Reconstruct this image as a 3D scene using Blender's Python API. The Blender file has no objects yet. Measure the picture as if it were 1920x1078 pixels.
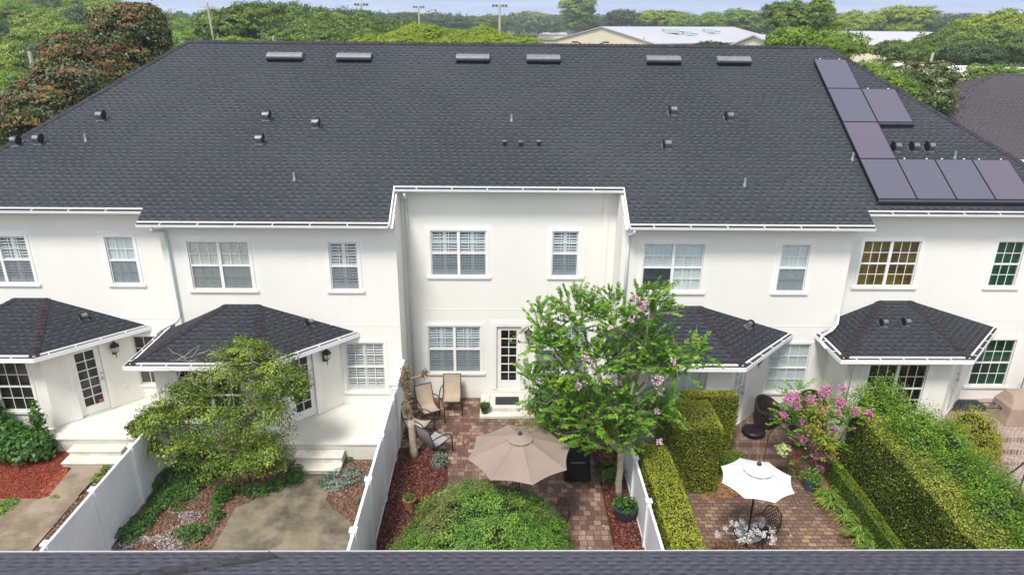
import bpy, math, random
import numpy as np
from mathutils import Vector, Matrix
R_ = math.radians
random.seed(7); rng = np.random.default_rng(7)
SC = bpy.context.scene; COL = SC.collection

# ------------------------------------------------------------------ camera
CAMZ = 10.92
MR = np.array([[0.9998785779, -0.0125826269, 0.0091927625],
               [0.0040823635, -0.3578106637, -0.9337852340],
               [0.0150387396, 0.9337093801, -0.3577158507]])      # right, down, forward
FPX = 1310.0
cam = bpy.data.cameras.new('camera'); cam.sensor_width = 36; cam.lens = FPX / 1920 * 36
cam.clip_start = 0.1; cam.clip_end = 4000
co = bpy.data.objects.new('camera', cam); COL.objects.link(co)
mm = Matrix.Identity(4)
for i in range(3):
    mm[i][0] = MR[0][i]; mm[i][1] = -MR[1][i]; mm[i][2] = -MR[2][i]
mm[2][3] = CAMZ
co.matrix_world = mm; SC.camera = co

# ------------------------------------------------------------------ light
SUN_EL, SUN_AZ = R_(58), R_(205)      # azimuth clockwise from +Y
w = bpy.data.worlds.new('World'); SC.world = w; w.use_nodes = True
nt = w.node_tree; nt.nodes.clear()
sky = nt.nodes.new('ShaderNodeTexSky'); sky.sky_type = 'NISHITA'; sky.sun_disc = False
sky.sun_elevation = SUN_EL; sky.sun_rotation = SUN_AZ; sky.air_density = 1.0; sky.dust_density = 0.3; sky.ozone_density = 1.0
hs = nt.nodes.new('ShaderNodeHueSaturation'); hs.inputs['Saturation'].default_value = 0.325
bg = nt.nodes.new('ShaderNodeBackground'); bg.inputs[1].default_value = 0.15
out = nt.nodes.new('ShaderNodeOutputWorld')
nt.links.new(sky.outputs[0], hs.inputs['Color']); nt.links.new(hs.outputs[0], bg.inputs[0])
# pale blue band of air low over the horizon with faint streaks of cloud
tc = nt.nodes.new('ShaderNodeTexCoord'); sx_ = nt.nodes.new('ShaderNodeSeparateXYZ'); nt.links.new(tc.outputs['Generated'], sx_.inputs[0])
rp = nt.nodes.new('ShaderNodeValToRGB'); rp.color_ramp.elements[0].position = .06; rp.color_ramp.elements[0].color = (1, 1, 1, 1); rp.color_ramp.elements[1].position = .30; rp.color_ramp.elements[1].color = (0, 0, 0, 1)
nt.links.new(sx_.outputs[2], rp.inputs[0])
mp_ = nt.nodes.new('ShaderNodeMapping'); mp_.inputs['Scale'].default_value = (2.5, 2.5, 45); nt.links.new(tc.outputs['Generated'], mp_.inputs[0])
nz = nt.nodes.new('ShaderNodeTexNoise'); nz.inputs['Scale'].default_value = 1.6; nz.inputs['Detail'].default_value = 4; nt.links.new(mp_.outputs[0], nz.inputs['Vector'])
r2 = nt.nodes.new('ShaderNodeValToRGB'); r2.color_ramp.elements[0].position = .42; r2.color_ramp.elements[0].color = (.24, .30, .44, 1); r2.color_ramp.elements[1].position = .72; r2.color_ramp.elements[1].color = (.33, .385, .47, 1)
nt.links.new(nz.outputs[0], r2.inputs[0])
bg2 = nt.nodes.new('ShaderNodeBackground'); bg2.inputs[1].default_value = 1.0; nt.links.new(r2.outputs[0], bg2.inputs[0])
mxs = nt.nodes.new('ShaderNodeMixShader'); nt.links.new(rp.outputs[0], mxs.inputs[0]); nt.links.new(bg.outputs[0], mxs.inputs[1]); nt.links.new(bg2.outputs[0], mxs.inputs[2]); nt.links.new(mxs.outputs[0], out.inputs[0])
sl = bpy.data.lights.new('sun', 'SUN'); sl.energy = 2.0; sl.angle = R_(13); sl.color = (1.0, 0.95, 0.88)
so = bpy.data.objects.new('sun', sl); COL.objects.link(so)
sd = Vector((math.sin(SUN_AZ) * math.cos(SUN_EL), math.cos(SUN_AZ) * math.cos(SUN_EL), math.sin(SUN_EL)))
so.rotation_euler = sd.to_track_quat('Z', 'Y').to_euler(); so.location = (0, -10, 40)
SC.view_settings.view_transform = 'Standard'; SC.view_settings.look = 'None'
SC.view_settings.exposure = 1.02; SC.view_settings.gamma = 1.0
SC.render.engine = 'CYCLES'
SC.cycles.max_bounces = 6; SC.cycles.transparent_max_bounces = 12

# ------------------------------------------------------------------ measuring helpers (metres from photo sight lines)
def ray(x, y): return MR.T @ np.array([(x - 960) / FPX, (y - 539) / FPX, 1.0])
def fy(x, y, Y):
    d = ray(x, y); p = d * Y / d[1]; return Vector((p[0], p[1], p[2] + CAMZ))
def gz(x, y, z=0.0):
    d = ray(x, y); p = d * (z - CAMZ) / d[2]; return Vector((p[0], p[1], z))

# ------------------------------------------------------------------ materials
def newmat(name):
    m = bpy.data.materials.new(name); m.use_nodes = True
    nt = m.node_tree; nt.nodes.clear()
    o = nt.nodes.new('ShaderNodeOutputMaterial'); b = nt.nodes.new('ShaderNodeBsdfPrincipled')
    nt.links.new(b.outputs[0], o.inputs[0]); return m, nt, b, o
class N:
    """tiny node helper"""
    def __init__(s, nt): s.nt = nt
    def link(s, a, b): s.nt.links.new(a, b)
    def put(s, inp, v):
        if isinstance(v, bpy.types.NodeSocket): s.link(v, inp)
        else: inp.default_value = v
    def math(s, op, a, b=0.0, c=0.0):
        n = s.nt.nodes.new('ShaderNodeMath'); n.operation = op
        s.put(n.inputs[0], a); s.put(n.inputs[1], b); s.put(n.inputs[2], c); return n.outputs[0]
    def noise(s, vec, scale, detail=3, rough=.55, out=0):
        n = s.nt.nodes.new('ShaderNodeTexNoise'); n.inputs['Scale'].default_value = scale
        n.inputs['Detail'].default_value = detail; n.inputs['Roughness'].default_value = rough
        if vec is not None: s.link(vec, n.inputs['Vector'])
        return n.outputs[out]
    def ramp(s, fac, stops, interp='LINEAR'):
        n = s.nt.nodes.new('ShaderNodeValToRGB'); r = n.color_ramp; r.interpolation = interp
        while len(r.elements) < len(stops): r.elements.new(.5)
        for e, (p, c) in zip(r.elements, stops):
            e.position = p; e.color = (*c, 1) if not isinstance(c, float) else (c, c, c, 1)
        s.put(n.inputs[0], fac); return n.outputs[0]
    def mix(s, f, a, b, mode='MIX'):
        n = s.nt.nodes.new('ShaderNodeMix'); n.data_type = 'RGBA'; n.blend_type = mode
        s.put(n.inputs[0], f)
        for i, v in ((6, a), (7, b)):
            if isinstance(v, tuple): n.inputs[i].default_value = (*v, 1)
            else: s.link(v, n.inputs[i])
        return n.outputs[2]
    def coord(s, kind='Object'):
        return s.nt.nodes.new('ShaderNodeTexCoord').outputs[kind]
    def bump(s, h, strength, dist, b):
        n = s.nt.nodes.new('ShaderNodeBump'); n.inputs['Strength'].default_value = strength; n.inputs['Distance'].default_value = dist
        s.link(h, n.inputs['Height']); s.link(n.outputs[0], b.inputs['Normal'])
    def sep(s, v):
        n = s.nt.nodes.new('ShaderNodeSeparateXYZ'); s.link(v, n.inputs[0]); return n.outputs
    def comb(s, x, y, z=0.0):
        n = s.nt.nodes.new('ShaderNodeCombineXYZ')
        for i, v in enumerate((x, y, z)): s.put(n.inputs[i], v)
        return n.outputs[0]
    def white(s, vec, out='Value'):
        n = s.nt.nodes.new('ShaderNodeTexWhiteNoise'); n.noise_dimensions = '3D'; s.link(vec, n.inputs['Vector']); return n.outputs[out]
    def cells(s, u, v, wd, ht, stagger=.5, jitter=0.0, seed=0.0):
        row = s.math('FLOOR', s.math('DIVIDE', v, ht)); fv = s.math('FRACT', s.math('DIVIDE', v, ht))
        off = s.math('MULTIPLY', s.math('MODULO', row, 2.0), stagger)
        if jitter:
            off = s.math('ADD', off, s.math('MULTIPLY', s.white(s.comb(row, 3.3 + seed, 0.0)), jitter))
        uu = s.math('ADD', s.math('DIVIDE', u, wd), off)
        col = s.math('FLOOR', uu); fu = s.math('FRACT', uu)
        return s.comb(col, row, seed), fu, fv, row
    def joint(s, fu, fv, ju, jv):
        a = s.math('MINIMUM', fu, s.math('SUBTRACT', 1.0, fu)); b = s.math('MINIMUM', fv, s.math('SUBTRACT', 1.0, fv))
        return s.math('MAXIMUM', s.math('LESS_THAN', a, ju), s.math('LESS_THAN', b, jv))

def plain(name, col, rough=.6, metal=0., var=.06, scale=6., bump=0., spec=.4):
    m, nt, b, o = newmat(name); n = N(nt)
    c = n.noise(n.coord(), scale, 4)
    lo = tuple(x * (1 - var * 2) for x in col); hi = tuple(min(1, x * (1 + var)) for x in col)
    n.link(n.ramp(c, [(.3, lo), (.65, hi)]), b.inputs['Base Color'])
    b.inputs['Roughness'].default_value = rough; b.inputs['Metallic'].default_value = metal
    b.inputs['Specular IOR Level'].default_value = spec
    if bump: n.bump(n.noise(n.coord(), scale * 12, 3), bump, .01, b)
    return m

def stucco():
    m, nt, b, o = newmat('white stucco'); n = N(nt); c = n.coord()
    big = n.noise(c, .35, 5, .6)
    base = n.ramp(big, [(.3, (.765, .75, .69)), (.7, (.83, .812, .75))])
    x, y, z = n.sep(c)
    st = n.noise(n.comb(n.math('MULTIPLY', x, 5.0), n.math('MULTIPLY', y, 5.0), n.math('MULTIPLY', z, .3)), 1.0, 4, .6)
    base = n.mix(n.ramp(st, [(.56, 0.0), (.85, .28)]), base, (.68, .66, .60))
    low = n.ramp(n.math('ADD', z, n.math('MULTIPLY', n.noise(c, 2.5, 4), .5)), [(.2, .4), (.65, 0.0)])
    base = n.mix(low, base, (.6, .57, .5))
    n.link(base, b.inputs['Base Color']); b.inputs['Roughness'].default_value = .85; b.inputs['Specular IOR Level'].default_value = .2
    n.bump(n.noise(c, 40, 3), .15, .006, b); return m

def shingle(name, ca, cb, light, dark, ch=.143, tw=.235):
    m, nt, b, o = newmat(name); n = N(nt); uv = n.coord('UV'); u, v, _ = n.sep(uv)
    cell, fu, fv, row = n.cells(u, v, tw, ch, .0, 1.0)
    r = n.white(cell); tab = n.math('LESS_THAN', fu, n.math('ADD', .38, n.math('MULTIPLY', r, .34)))
    cell2, _, _, _ = n.cells(u, v, .125, ch, .5, 1.0, 5.0); r2 = n.white(cell2)
    r3 = n.white(cell, 'Color'); _, q3, _ = n.sep(r3); tab = n.math('MULTIPLY', tab, n.math('GREATER_THAN', fu, n.math('MULTIPLY', q3, .24)))
    tab = n.math('MULTIPLY', tab, n.math('GREATER_THAN', n.white(n.comb(q3, r, 1.0)), .10))
    base = n.mix(n.ramp(n.noise(uv, .9, 3), [(.38, 0.0), (.62, 1.0)]), ca, cb)
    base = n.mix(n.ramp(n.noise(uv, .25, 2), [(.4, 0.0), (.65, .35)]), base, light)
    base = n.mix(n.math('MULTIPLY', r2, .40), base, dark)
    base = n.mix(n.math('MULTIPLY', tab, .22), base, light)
    gran = n.noise(uv, 160, 2, .7)
    base = n.mix(n.math('MULTIPLY', gran, .35), base, light)
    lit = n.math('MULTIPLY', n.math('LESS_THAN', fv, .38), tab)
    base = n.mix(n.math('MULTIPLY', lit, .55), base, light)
    sh = n.math('MULTIPLY', n.math('GREATER_THAN', fv, .68), n.math('ADD', .12, n.math('MULTIPLY', tab, .66)))  # shadow of each raised tab on the course below, painted dark
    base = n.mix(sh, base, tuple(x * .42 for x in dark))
    n.link(base, b.inputs['Base Color']); b.inputs['Roughness'].default_value = .9; b.inputs['Specular IOR Level'].default_value = .25
    h = n.math('ADD', n.math('MULTIPLY', n.math('SUBTRACT', 1.0, fv), 1.0), n.math('MULTIPLY', r, .4))
    n.bump(h, .5, .012, b); return m

def paver(name, cols, wd, ht, joint, stagger=.5, jitter=0., var2=.0, rot=0., jc=(.05, .035, .025), dirt=None):
    m, nt, b, o = newmat(name); n = N(nt); c = n.coord('Object')
    mp = nt.nodes.new('ShaderNodeMapping'); mp.inputs['Rotation'].default_value = (0, 0, rot); n.link(c, mp.inputs[0])
    u, v, _ = n.sep(mp.outputs[0])
    cell, fu, fv, row = n.cells(u, v, wd, ht, stagger, jitter)
    r = n.white(cell)
    k = len(cols); base = n.ramp(r, [(i / k, cc) for i, cc in enumerate(cols)], 'CONSTANT')
    base = n.mix(n.math('MULTIPLY', n.noise(c, 40, 4), .4), base, tuple(x * .6 for x in cols[0]))
    if dirt: base = n.mix(n.ramp(n.noise(c, .9, 4, .6), [(.42, 0.0), (.62, dirt[1])]), base, dirt[0])
    j = n.joint(fu, fv, joint / wd, joint / ht)
    base = n.mix(n.math('MULTIPLY', j, .85), base, jc)
    n.link(base, b.inputs['Base Color']); b.inputs['Roughness'].default_value = .85
    n.bump(n.math('SUBTRACT', n.math('MULTIPLY', r, .3), j), .6, .01, b); return m

def speckle(name, stops, scale, scale2=3., rough=.95, bump=.6):
    m, nt, b, o = newmat(name); n = N(nt); c = n.coord()
    vo = nt.nodes.new('ShaderNodeTexVoronoi'); vo.inputs['Scale'].default_value = scale; vo.inputs['Randomness'].default_value = 1
    n.link(c, vo.inputs['Vector']); x, y, z = n.sep(vo.outputs['Color'])
    f = n.math('ADD', n.math('MULTIPLY', x, .7), n.math('MULTIPLY', n.noise(c, scale2, 5, .6), .3))
    n.link(n.ramp(f, stops), b.inputs['Base Color']); b.inputs['Roughness'].default_value = rough
    b.inputs['Specular IOR Level'].default_value = .2
    n.bump(vo.outputs['Distance'], bump, .02, b); return m

def leafmat(name, cols, trans=.3, rough=.45, patch=None):
    if name.endswith(('leaves', 'blades')) and 'dry' not in name and 'magnolia' not in name: cols = [tuple(v * 1.4 for v in c) for c in cols]
    m, nt, b, o = newmat(name); n = N(nt)
    at = nt.nodes.new('ShaderNodeAttribute'); at.attribute_name = 'tint'
    k = max(1, len(cols) - 1)
    c = n.ramp(at.outputs['Fac'], [(i / k, cc) for i, cc in enumerate(cols)])
    if patch: c = n.mix(n.ramp(n.noise(n.coord(), patch[0], 3), [(.45, 0.0), (.62, patch[2])]), c, patch[1])
    n.link(c, b.inputs['Base Color']); b.inputs['Roughness'].default_value = rough; b.inputs['Specular IOR Level'].default_value = .35
    t = nt.nodes.new('ShaderNodeBsdfTranslucent'); n.link(c, t.inputs[0])
    mx = nt.nodes.new('ShaderNodeMixShader'); mx.inputs[0].default_value = trans
    n.link(b.outputs[0], mx.inputs[1]); n.link(t.outputs[0], mx.inputs[2]); n.link(mx.outputs[0], o.inputs[0]); return m

def glassmat(name, tint, refl=.12, body=.0, bodycol=(.1, .1, .1)):
    m, nt, b, o = newmat(name); n = N(nt)
    tr = nt.nodes.new('ShaderNodeBsdfTransparent'); tr.inputs[0].default_value = (*tint, 1)
    gl = nt.nodes.new('ShaderNodeBsdfGlossy'); gl.inputs['Roughness'].default_value = .03
    lw = nt.nodes.new('ShaderNodeLayerWeight'); lw.inputs[0].default_value = .3
    f = n.math('ADD', n.math('MULTIPLY', lw.outputs['Fresnel'], .5), refl)
    mx = nt.nodes.new('ShaderNodeMixShader'); n.link(f, mx.inputs[0])
    n.link(tr.outputs[0], mx.inputs[1]); n.link(gl.outputs[0], mx.inputs[2])
    last = mx
    if body:
        df = nt.nodes.new('ShaderNodeBsdfDiffuse'); df.inputs[0].default_value = (*bodycol, 1)
        m2 = nt.nodes.new('ShaderNodeMixShader'); m2.inputs[0].default_value = body
        n.link(mx.outputs[0], m2.inputs[1]); n.link(df.outputs[0], m2.inputs[2]); last = m2
    n.link(last.outputs[0], o.inputs[0]); return m

M = {}
M['stucco'] = stucco()
M['trim'] = plain('white painted trim', (.82, .81, .765), .45, var=.03, scale=2)
M['vinyl'] = plain('white vinyl fence', (.80, .82, .85), .35, var=.04, scale=1.2, spec=.5)
M['gut'] = plain('white aluminium gutter', (.84, .85, .86), .35, var=.03, scale=3)
M['gutdark'] = plain('dark gutter debris and shade', (.035, .03, .03), .8)  # near-black colour for debris and shadow inside the gutters
M['galv'] = plain('pale grey downspout metal', (.62, .68, .67), .4, var=.05, scale=2)
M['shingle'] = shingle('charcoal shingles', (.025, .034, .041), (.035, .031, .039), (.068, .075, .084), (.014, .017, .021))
M['cap'] = plain('charcoal cap shingles', (.034, .034, .040), .9, var=.3, scale=5, bump=.5)
M['bayshingle'] = shingle('darker bay shingles', (.018, .025, .030), (.030, .024, .031), (.052, .060, .068), (.009, .011, .015))
M['baycap'] = plain('brown charcoal cap shingles', (.032, .025, .030), .9, var=.3, scale=7, bump=.5)
M['brownshingle'] = shingle('grey brown shingles', (.054, .048, .055), (.062, .052, .058), (.10, .09, .098), (.03, .027, .031))
M['foreshingle'] = shingle('mauve grey shingles', (.058, .059, .074), (.070, .066, .082), (.115, .115, .137), (.032, .031, .042), tw=.155)
M['forecap'] = plain('grey cap shingles', (.06, .057, .062), .9, var=.3, scale=6, bump=.5)
M['black'] = plain('black painted metal', (.012, .012, .013), .4, spec=.5)
M['bronze'] = plain('dark bronze metal', (.035, .027, .022), .4, spec=.5)
M['ventmetal'] = plain('aged vent metal', (.25, .25, .27), .35, metal=.6, var=.1)
M['ventlight'] = plain('light vent metal', (.22, .22, .23), .4, metal=.3, var=.08)
M['lampglass'] = plain('clear lamp glass', (.45, .45, .42), .2)
M['pipewhite'] = plain('pvc vent pipe', (.5, .5, .52), .5)
M['lead'] = plain('grey lead pipe boot', (.3, .31, .33), .5, metal=.3)
M['knob'] = plain('satin nickel', (.45, .43, .4), .3, metal=.9)
M['room'] = plain('dark room', (.018, .018, .02), .9)  # near-black backing, paints the unlit room behind the glass
M['roomwarm'] = plain('olive interior behind glass', (.36, .26, .035), .8, var=.35, scale=1.5)  # even olive backing seen through the dark glass
M['roomgreen'] = plain('green tinted interior', (.03, .20, .12), .8, var=.4, scale=1.2)
M['roomgreen2'] = plain('pale green blind', (.12, .30, .22), .8, var=.3, scale=1.5)
M['roomgrey'] = plain('grey interior', (.10, .095, .09), .8, var=.4, scale=2)
M['shutter'] = plain('white plantation shutter', (.86, .87, .86), .5, var=.03)
M['shutterblue'] = plain('cool white shutter', (.78, .86, .88), .5, var=.03)
M['blindcream'] = plain('cream blind slats', (.80, .80, .73), .6, var=.05)
M['blindaqua'] = plain('pale aqua blind slats', (.80, .88, .87), .6, var=.04)
M['glass'] = glassmat('window glass', (.97, .99, .99), .02)
M['screen'] = glassmat('insect screen and glass', (.72, .76, .78), .04, .30, (.30, .33, .35))
M['screendark'] = glassmat('dark insect screen', (.3, .33, .36), .03, .5, (.06, .075, .085))
M['glassdark'] = glassmat('dark reflecting glass', (.72, .72, .72), .07)
M['concrete'] = None
def concrete(name, a, b_, stain, amt, sc=.8):
    m, nt, b, o = newmat(name); n = N(nt); c = n.coord()
    base = n.mix(n.ramp(n.noise(c, sc * 3, 6, .65), [(.3, 0.0), (.7, 1.0)]), a, b_)
    base = n.mix(n.ramp(n.noise(c, sc, 6, .7), [(.42, 0.0), (.58, amt)]), base, stain)
    base = n.mix(n.ramp(n.noise(c, 30, 3, .7), [(.5, 0.0), (.75, .3)]), base, stain)
    n.link(base, b.inputs['Base Color']); b.inputs['Roughness'].default_value = .9
    n.bump(n.noise(c, 60, 4), .3, .01, b); return m
M['concrete'] = concrete('weathered concrete', (.27, .205, .14), (.33, .27, .195), (.13, .095, .06), .7)
M['mossy'] = concrete('mildewed dark concrete', (.27, .23, .15), (.16, .13, .09), (.055, .046, .034), .85, .75)
M['porch'] = concrete('painted porch slab', (.66, .65, .58), (.72, .70, .62), (.55, .52, .44), .4, 1.5)
M['step'] = concrete('painted concrete step', (.62, .60, .52), (.70, .68, .60), (.42, .38, .30), .4, 3)
M['paver3'] = paver('red brown cobble pavers', [(.16, .078, .052), (.22, .115, .08), (.40, .27, .19), (.14, .07, .05), (.30, .18, .13), (.18, .095, .068), (.46, .31, .23), (.25, .145, .10), (.34, .21, .15), (.15, .085, .058)], .175, .17, .008, .5, .5, dirt=((.085, .055, .04), .6))
M['paver4'] = paver('tan clay brick pavers', [(.26, .16, .10), (.33, .22, .13), (.19, .11, .08), (.38, .27, .17), (.20, .11, .10), (.27, .16, .10)], .205, .125, .011, .5, dirt=((.12, .065, .05), .65))
M['paver4b'] = paver('red clay brick landing', [(.20, .11, .08), (.26, .16, .12), (.16, .09, .07), (.28, .19, .15)], .11, .20, .006, .5, dirt=((.10, .07, .06), .5))
M['paver5'] = paver('pale pink brick pavers', [(.45, .34, .28), (.52, .40, .33), (.38, .28, .23), (.48, .38, .32)], .2, .065, .008, .5, 0, rot=R_(45), jc=(.10, .07, .055))
M['mulchred'] = speckle('bright red mulch', [(.1, (.06, .015, .01)), (.35, (.17, .035, .016)), (.65, (.30, .065, .03)), (.95, (.38, .18, .10))], 36)
M['mulch'] = speckle('dark red brown mulch', [(.1, (.02, .008, .006)), (.4, (.06, .018, .012)), (.7, (.11, .032, .022)), (.95, (.20, .09, .06))], 34)
M['litter'] = speckle('leaf litter and soil', [(.1, (.05, .03, .02)), (.4, (.12, .065, .04)), (.7, (.22, .13, .09)), (.92, (.34, .24, .18))], 42)
M['straw'] = speckle('pine straw', [(.1, (.12, .05, .02)), (.5, (.32, .16, .06)), (.9, (.45, .28, .12))], 50)
M['soil'] = speckle('dark garden soil', [(.1, (.02, .014, .01)), (.6, (.05, .035, .02)), (.9, (.1, .07, .05))], 40)
M['chip'] = leafmat('mulch chips', [(.02, .006, .005), (.08, .018, .012), (.17, .045, .03), (.34, .17, .12)], .0, .9)
M['chipred'] = leafmat('red mulch chips', [(.10, .016, .01), (.26, .04, .025), (.36, .09, .05)], .0, .9)
M['dryleaf'] = leafmat('dry leaves', [(.09, .04, .025), (.22, .11, .07), (.36, .24, .18)], .1, .9)
M['gravel'] = leafmat('pale gravel', [(.25, .22, .21), (.45, .42, .42), (.6, .57, .58)], .0, .9)
M['bark'] = plain('grey brown bark', (.20, .15, .10), .9, var=.25, scale=10, bump=.8)
M['barkpale'] = plain('pale smooth bark', (.42, .37, .28), .8, var=.15, scale=8, bump=.6)
M['barkrough'] = plain('stubbed brown bark', (.28, .21, .13), .9, var=.35, scale=14, bump=1.0)
M['terracotta'] = plain('terracotta', (.42, .17, .08), .8, var=.12)
M['potgrey'] = plain('dark grey plastic pot', (.04, .045, .055), .5)
M['potblue'] = plain('blue grey pot', (.05, .09, .13), .5)
M['potgreen'] = plain('glazed dark green pot', (.015, .03, .02), .2, spec=.6)
M['umbtan'] = plain('taupe umbrella canvas', (.285, .225, .185), .9, var=.05, scale=2, spec=.1)
M['umbwhite'] = plain('white umbrella canvas', (.62, .62, .61), .85, var=.02, scale=2, spec=.1)
M['sling'] = plain('tan mesh sling', (.43, .34, .25), .8, var=.04, scale=5)
M['slinglight'] = plain('pale mesh sling', (.55, .49, .40), .8, var=.04, scale=5)
M['slinggrey'] = plain('grey mesh sling', (.30, .29, .30), .8, var=.04, scale=5)
M['wicker'] = plain('dark brown wicker', (.028, .02, .018), .55, var=.5, scale=40, bump=1.)
M['drip'] = plain('dull drip edge', (.5, .5, .52), .5)
M['coverblack'] = plain('black vinyl cover', (.008, .008, .01), .45, var=.2, scale=3, bump=.4)
M['coverbeige'] = plain('beige fabric cover', (.33, .25, .19), .85, var=.06, scale=2, bump=.3)
M['mat'] = plain('charcoal rubber mat', (.028, .03, .036), .85, var=.1, scale=10)
M['glasstop'] = plain('frosted glass top', (.12, .15, .15), .1, var=.1)
M['schoolwall'] = plain('cream block wall', (.66, .58, .42), .8, var=.05, scale=.1)
M['schoolroof'] = plain('pale grey metal roof', (.42, .41, .43), .5, var=.04, scale=.05)
M['hvac'] = plain('galvanised unit', (.38, .46, .46), .5)
M['field'] = speckle('mown field', [(.1, (.22, .24, .10)), (.9, (.34, .34, .18))], .5, .05)
M['forestfloor'] = speckle('scrubby ground', [(.1, (.025, .04, .012)), (.6, (.06, .085, .02)), (.95, (.13, .13, .05))], 1.2, .2)
M['pole'] = plain('weathered pole', (.42, .38, .30), .8)
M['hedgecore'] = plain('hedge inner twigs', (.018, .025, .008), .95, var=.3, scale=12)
M['pinkflower'] = leafmat('pink blossom', [(.50, .12, .30), (.65, .22, .42), (.75, .40, .58)], .3, .6)
M['paleflower'] = leafmat('pale pink blossom', [(.62, .30, .48), (.75, .48, .60), (.82, .65, .70)], .3, .6)
M['whiteflower'] = leafmat('white rose petals', [(.70, .60, .58), (.82, .76, .74), (.85, .82, .80)], .3, .6)
M['redflower'] = leafmat('red blossom', [(.35, .01, .02), (.5, .02, .04)], .3, .6)
M['lf_crape'] = leafmat('crape myrtle leaves', [(.03, .085, .010), (.065, .16, .016), (.13, .26, .022), (.26, .38, .04)], .35)
M['lf_olive'] = leafmat('olive green leaves', [(.018, .040, .006), (.06, .11, .012), (.15, .22, .025), (.36, .38, .06)], .3)
M['lf_bush'] = leafmat('bright shrub leaves', [(.015, .055, .012), (.06, .15, .02), (.14, .26, .03), (.28, .42, .05)], .3, patch=(.9, (.25, .19, .09), .6))
M['lf_clip'] = leafmat('clipped hedge leaves', [(.035, .055, .008), (.10, .13, .012), (.22, .25, .02), (.36, .37, .05)], .3)
M['lf_clipdark'] = leafmat('dark clipped hedge leaves', [(.018, .035, .007), (.055, .09, .012), (.14, .18, .02), (.36, .36, .05)], .25)
M['lf_moss'] = leafmat('dense low hedge leaves', [(.055, .10, .008), (.10, .17, .012), (.17, .24, .018)], .3)
M['lf_lush'] = leafmat('lush hedge leaves', [(.012, .05, .008), (.05, .13, .012), (.14, .25, .02), (.36, .45, .03)], .35)
M['lf_gold'] = leafmat('golden shrub leaves', [(.12, .14, .012), (.25, .26, .02), (.36, .34, .03)], .35)
M['lf_cover'] = leafmat('ground cover leaves', [(.02, .06, .012), (.045, .12, .018), (.09, .20, .03)], .3)
M['lf_grass'] = leafmat('lily blades', [(.05, .12, .02), (.12, .22, .03), (.25, .30, .05)], .3)
M['lf_blue'] = leafmat('grey green foliage', [(.10, .15, .10), (.2, .26, .2), (.32, .38, .33)], .2)
M['lf_mag'] = leafmat('magnolia leaves', [(.02, .035, .010), (.05, .07, .018), (.10, .13, .04), (.16, .19, .08)], .1, .5)
M['lf_rust'] = leafmat('rusty magnolia leaves', [(.06, .03, .013), (.13, .06, .022), (.22, .105, .035), (.30, .18, .06)], .1, .6)
M['lf_oak'] = leafmat('oak leaves', [(.03, .06, .010), (.06, .105, .015), (.10, .16, .020), (.16, .23, .03)], .3)
M['lf_oakb'] = leafmat('bright oak leaves', [(.06, .10, .012), (.11, .165, .018), (.19, .25, .025), (.28, .33, .04)], .3)  # brighter, yellower leaf colour for tree-to-tree variation
M['lf_dark'] = leafmat('dark tree leaves', [(.02, .045, .015), (.04, .075, .022), (.065, .11, .028)], .3)
M['lf_yel'] = leafmat('yellow green leaves', [(.10, .15, .012), (.18, .24, .018), (.30, .34, .02)], .35)
M['lf_lime'] = leafmat('light green leaves', [(.06, .12, .015), (.12, .20, .02), (.19, .28, .03)], .35)
M['lf_palebloom'] = leafmat('dark leaves with pale blooms', [(.03, .06, .012), (.06, .10, .02), (.11, .15, .03), (.6, .55, .35)], .25)
M['lf_dry'] = leafmat('brown tufts', [(.12, .07, .03), (.2, .13, .05), (.22, .22, .05)], .2)
M['lf_redrose'] = leafmat('reddish rose foliage', [(.05, .06, .02), (.14, .06, .035), (.22, .09, .05), (.09, .13, .04)], .2)
M['lf_varieg'] = leafmat('variegated leaves', [(.15, .25, .05), (.4, .45, .2), (.6, .6, .35)], .3)
M['sticker'] = plain('red and white sticker', (.55, .12, .10), .5)

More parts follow.
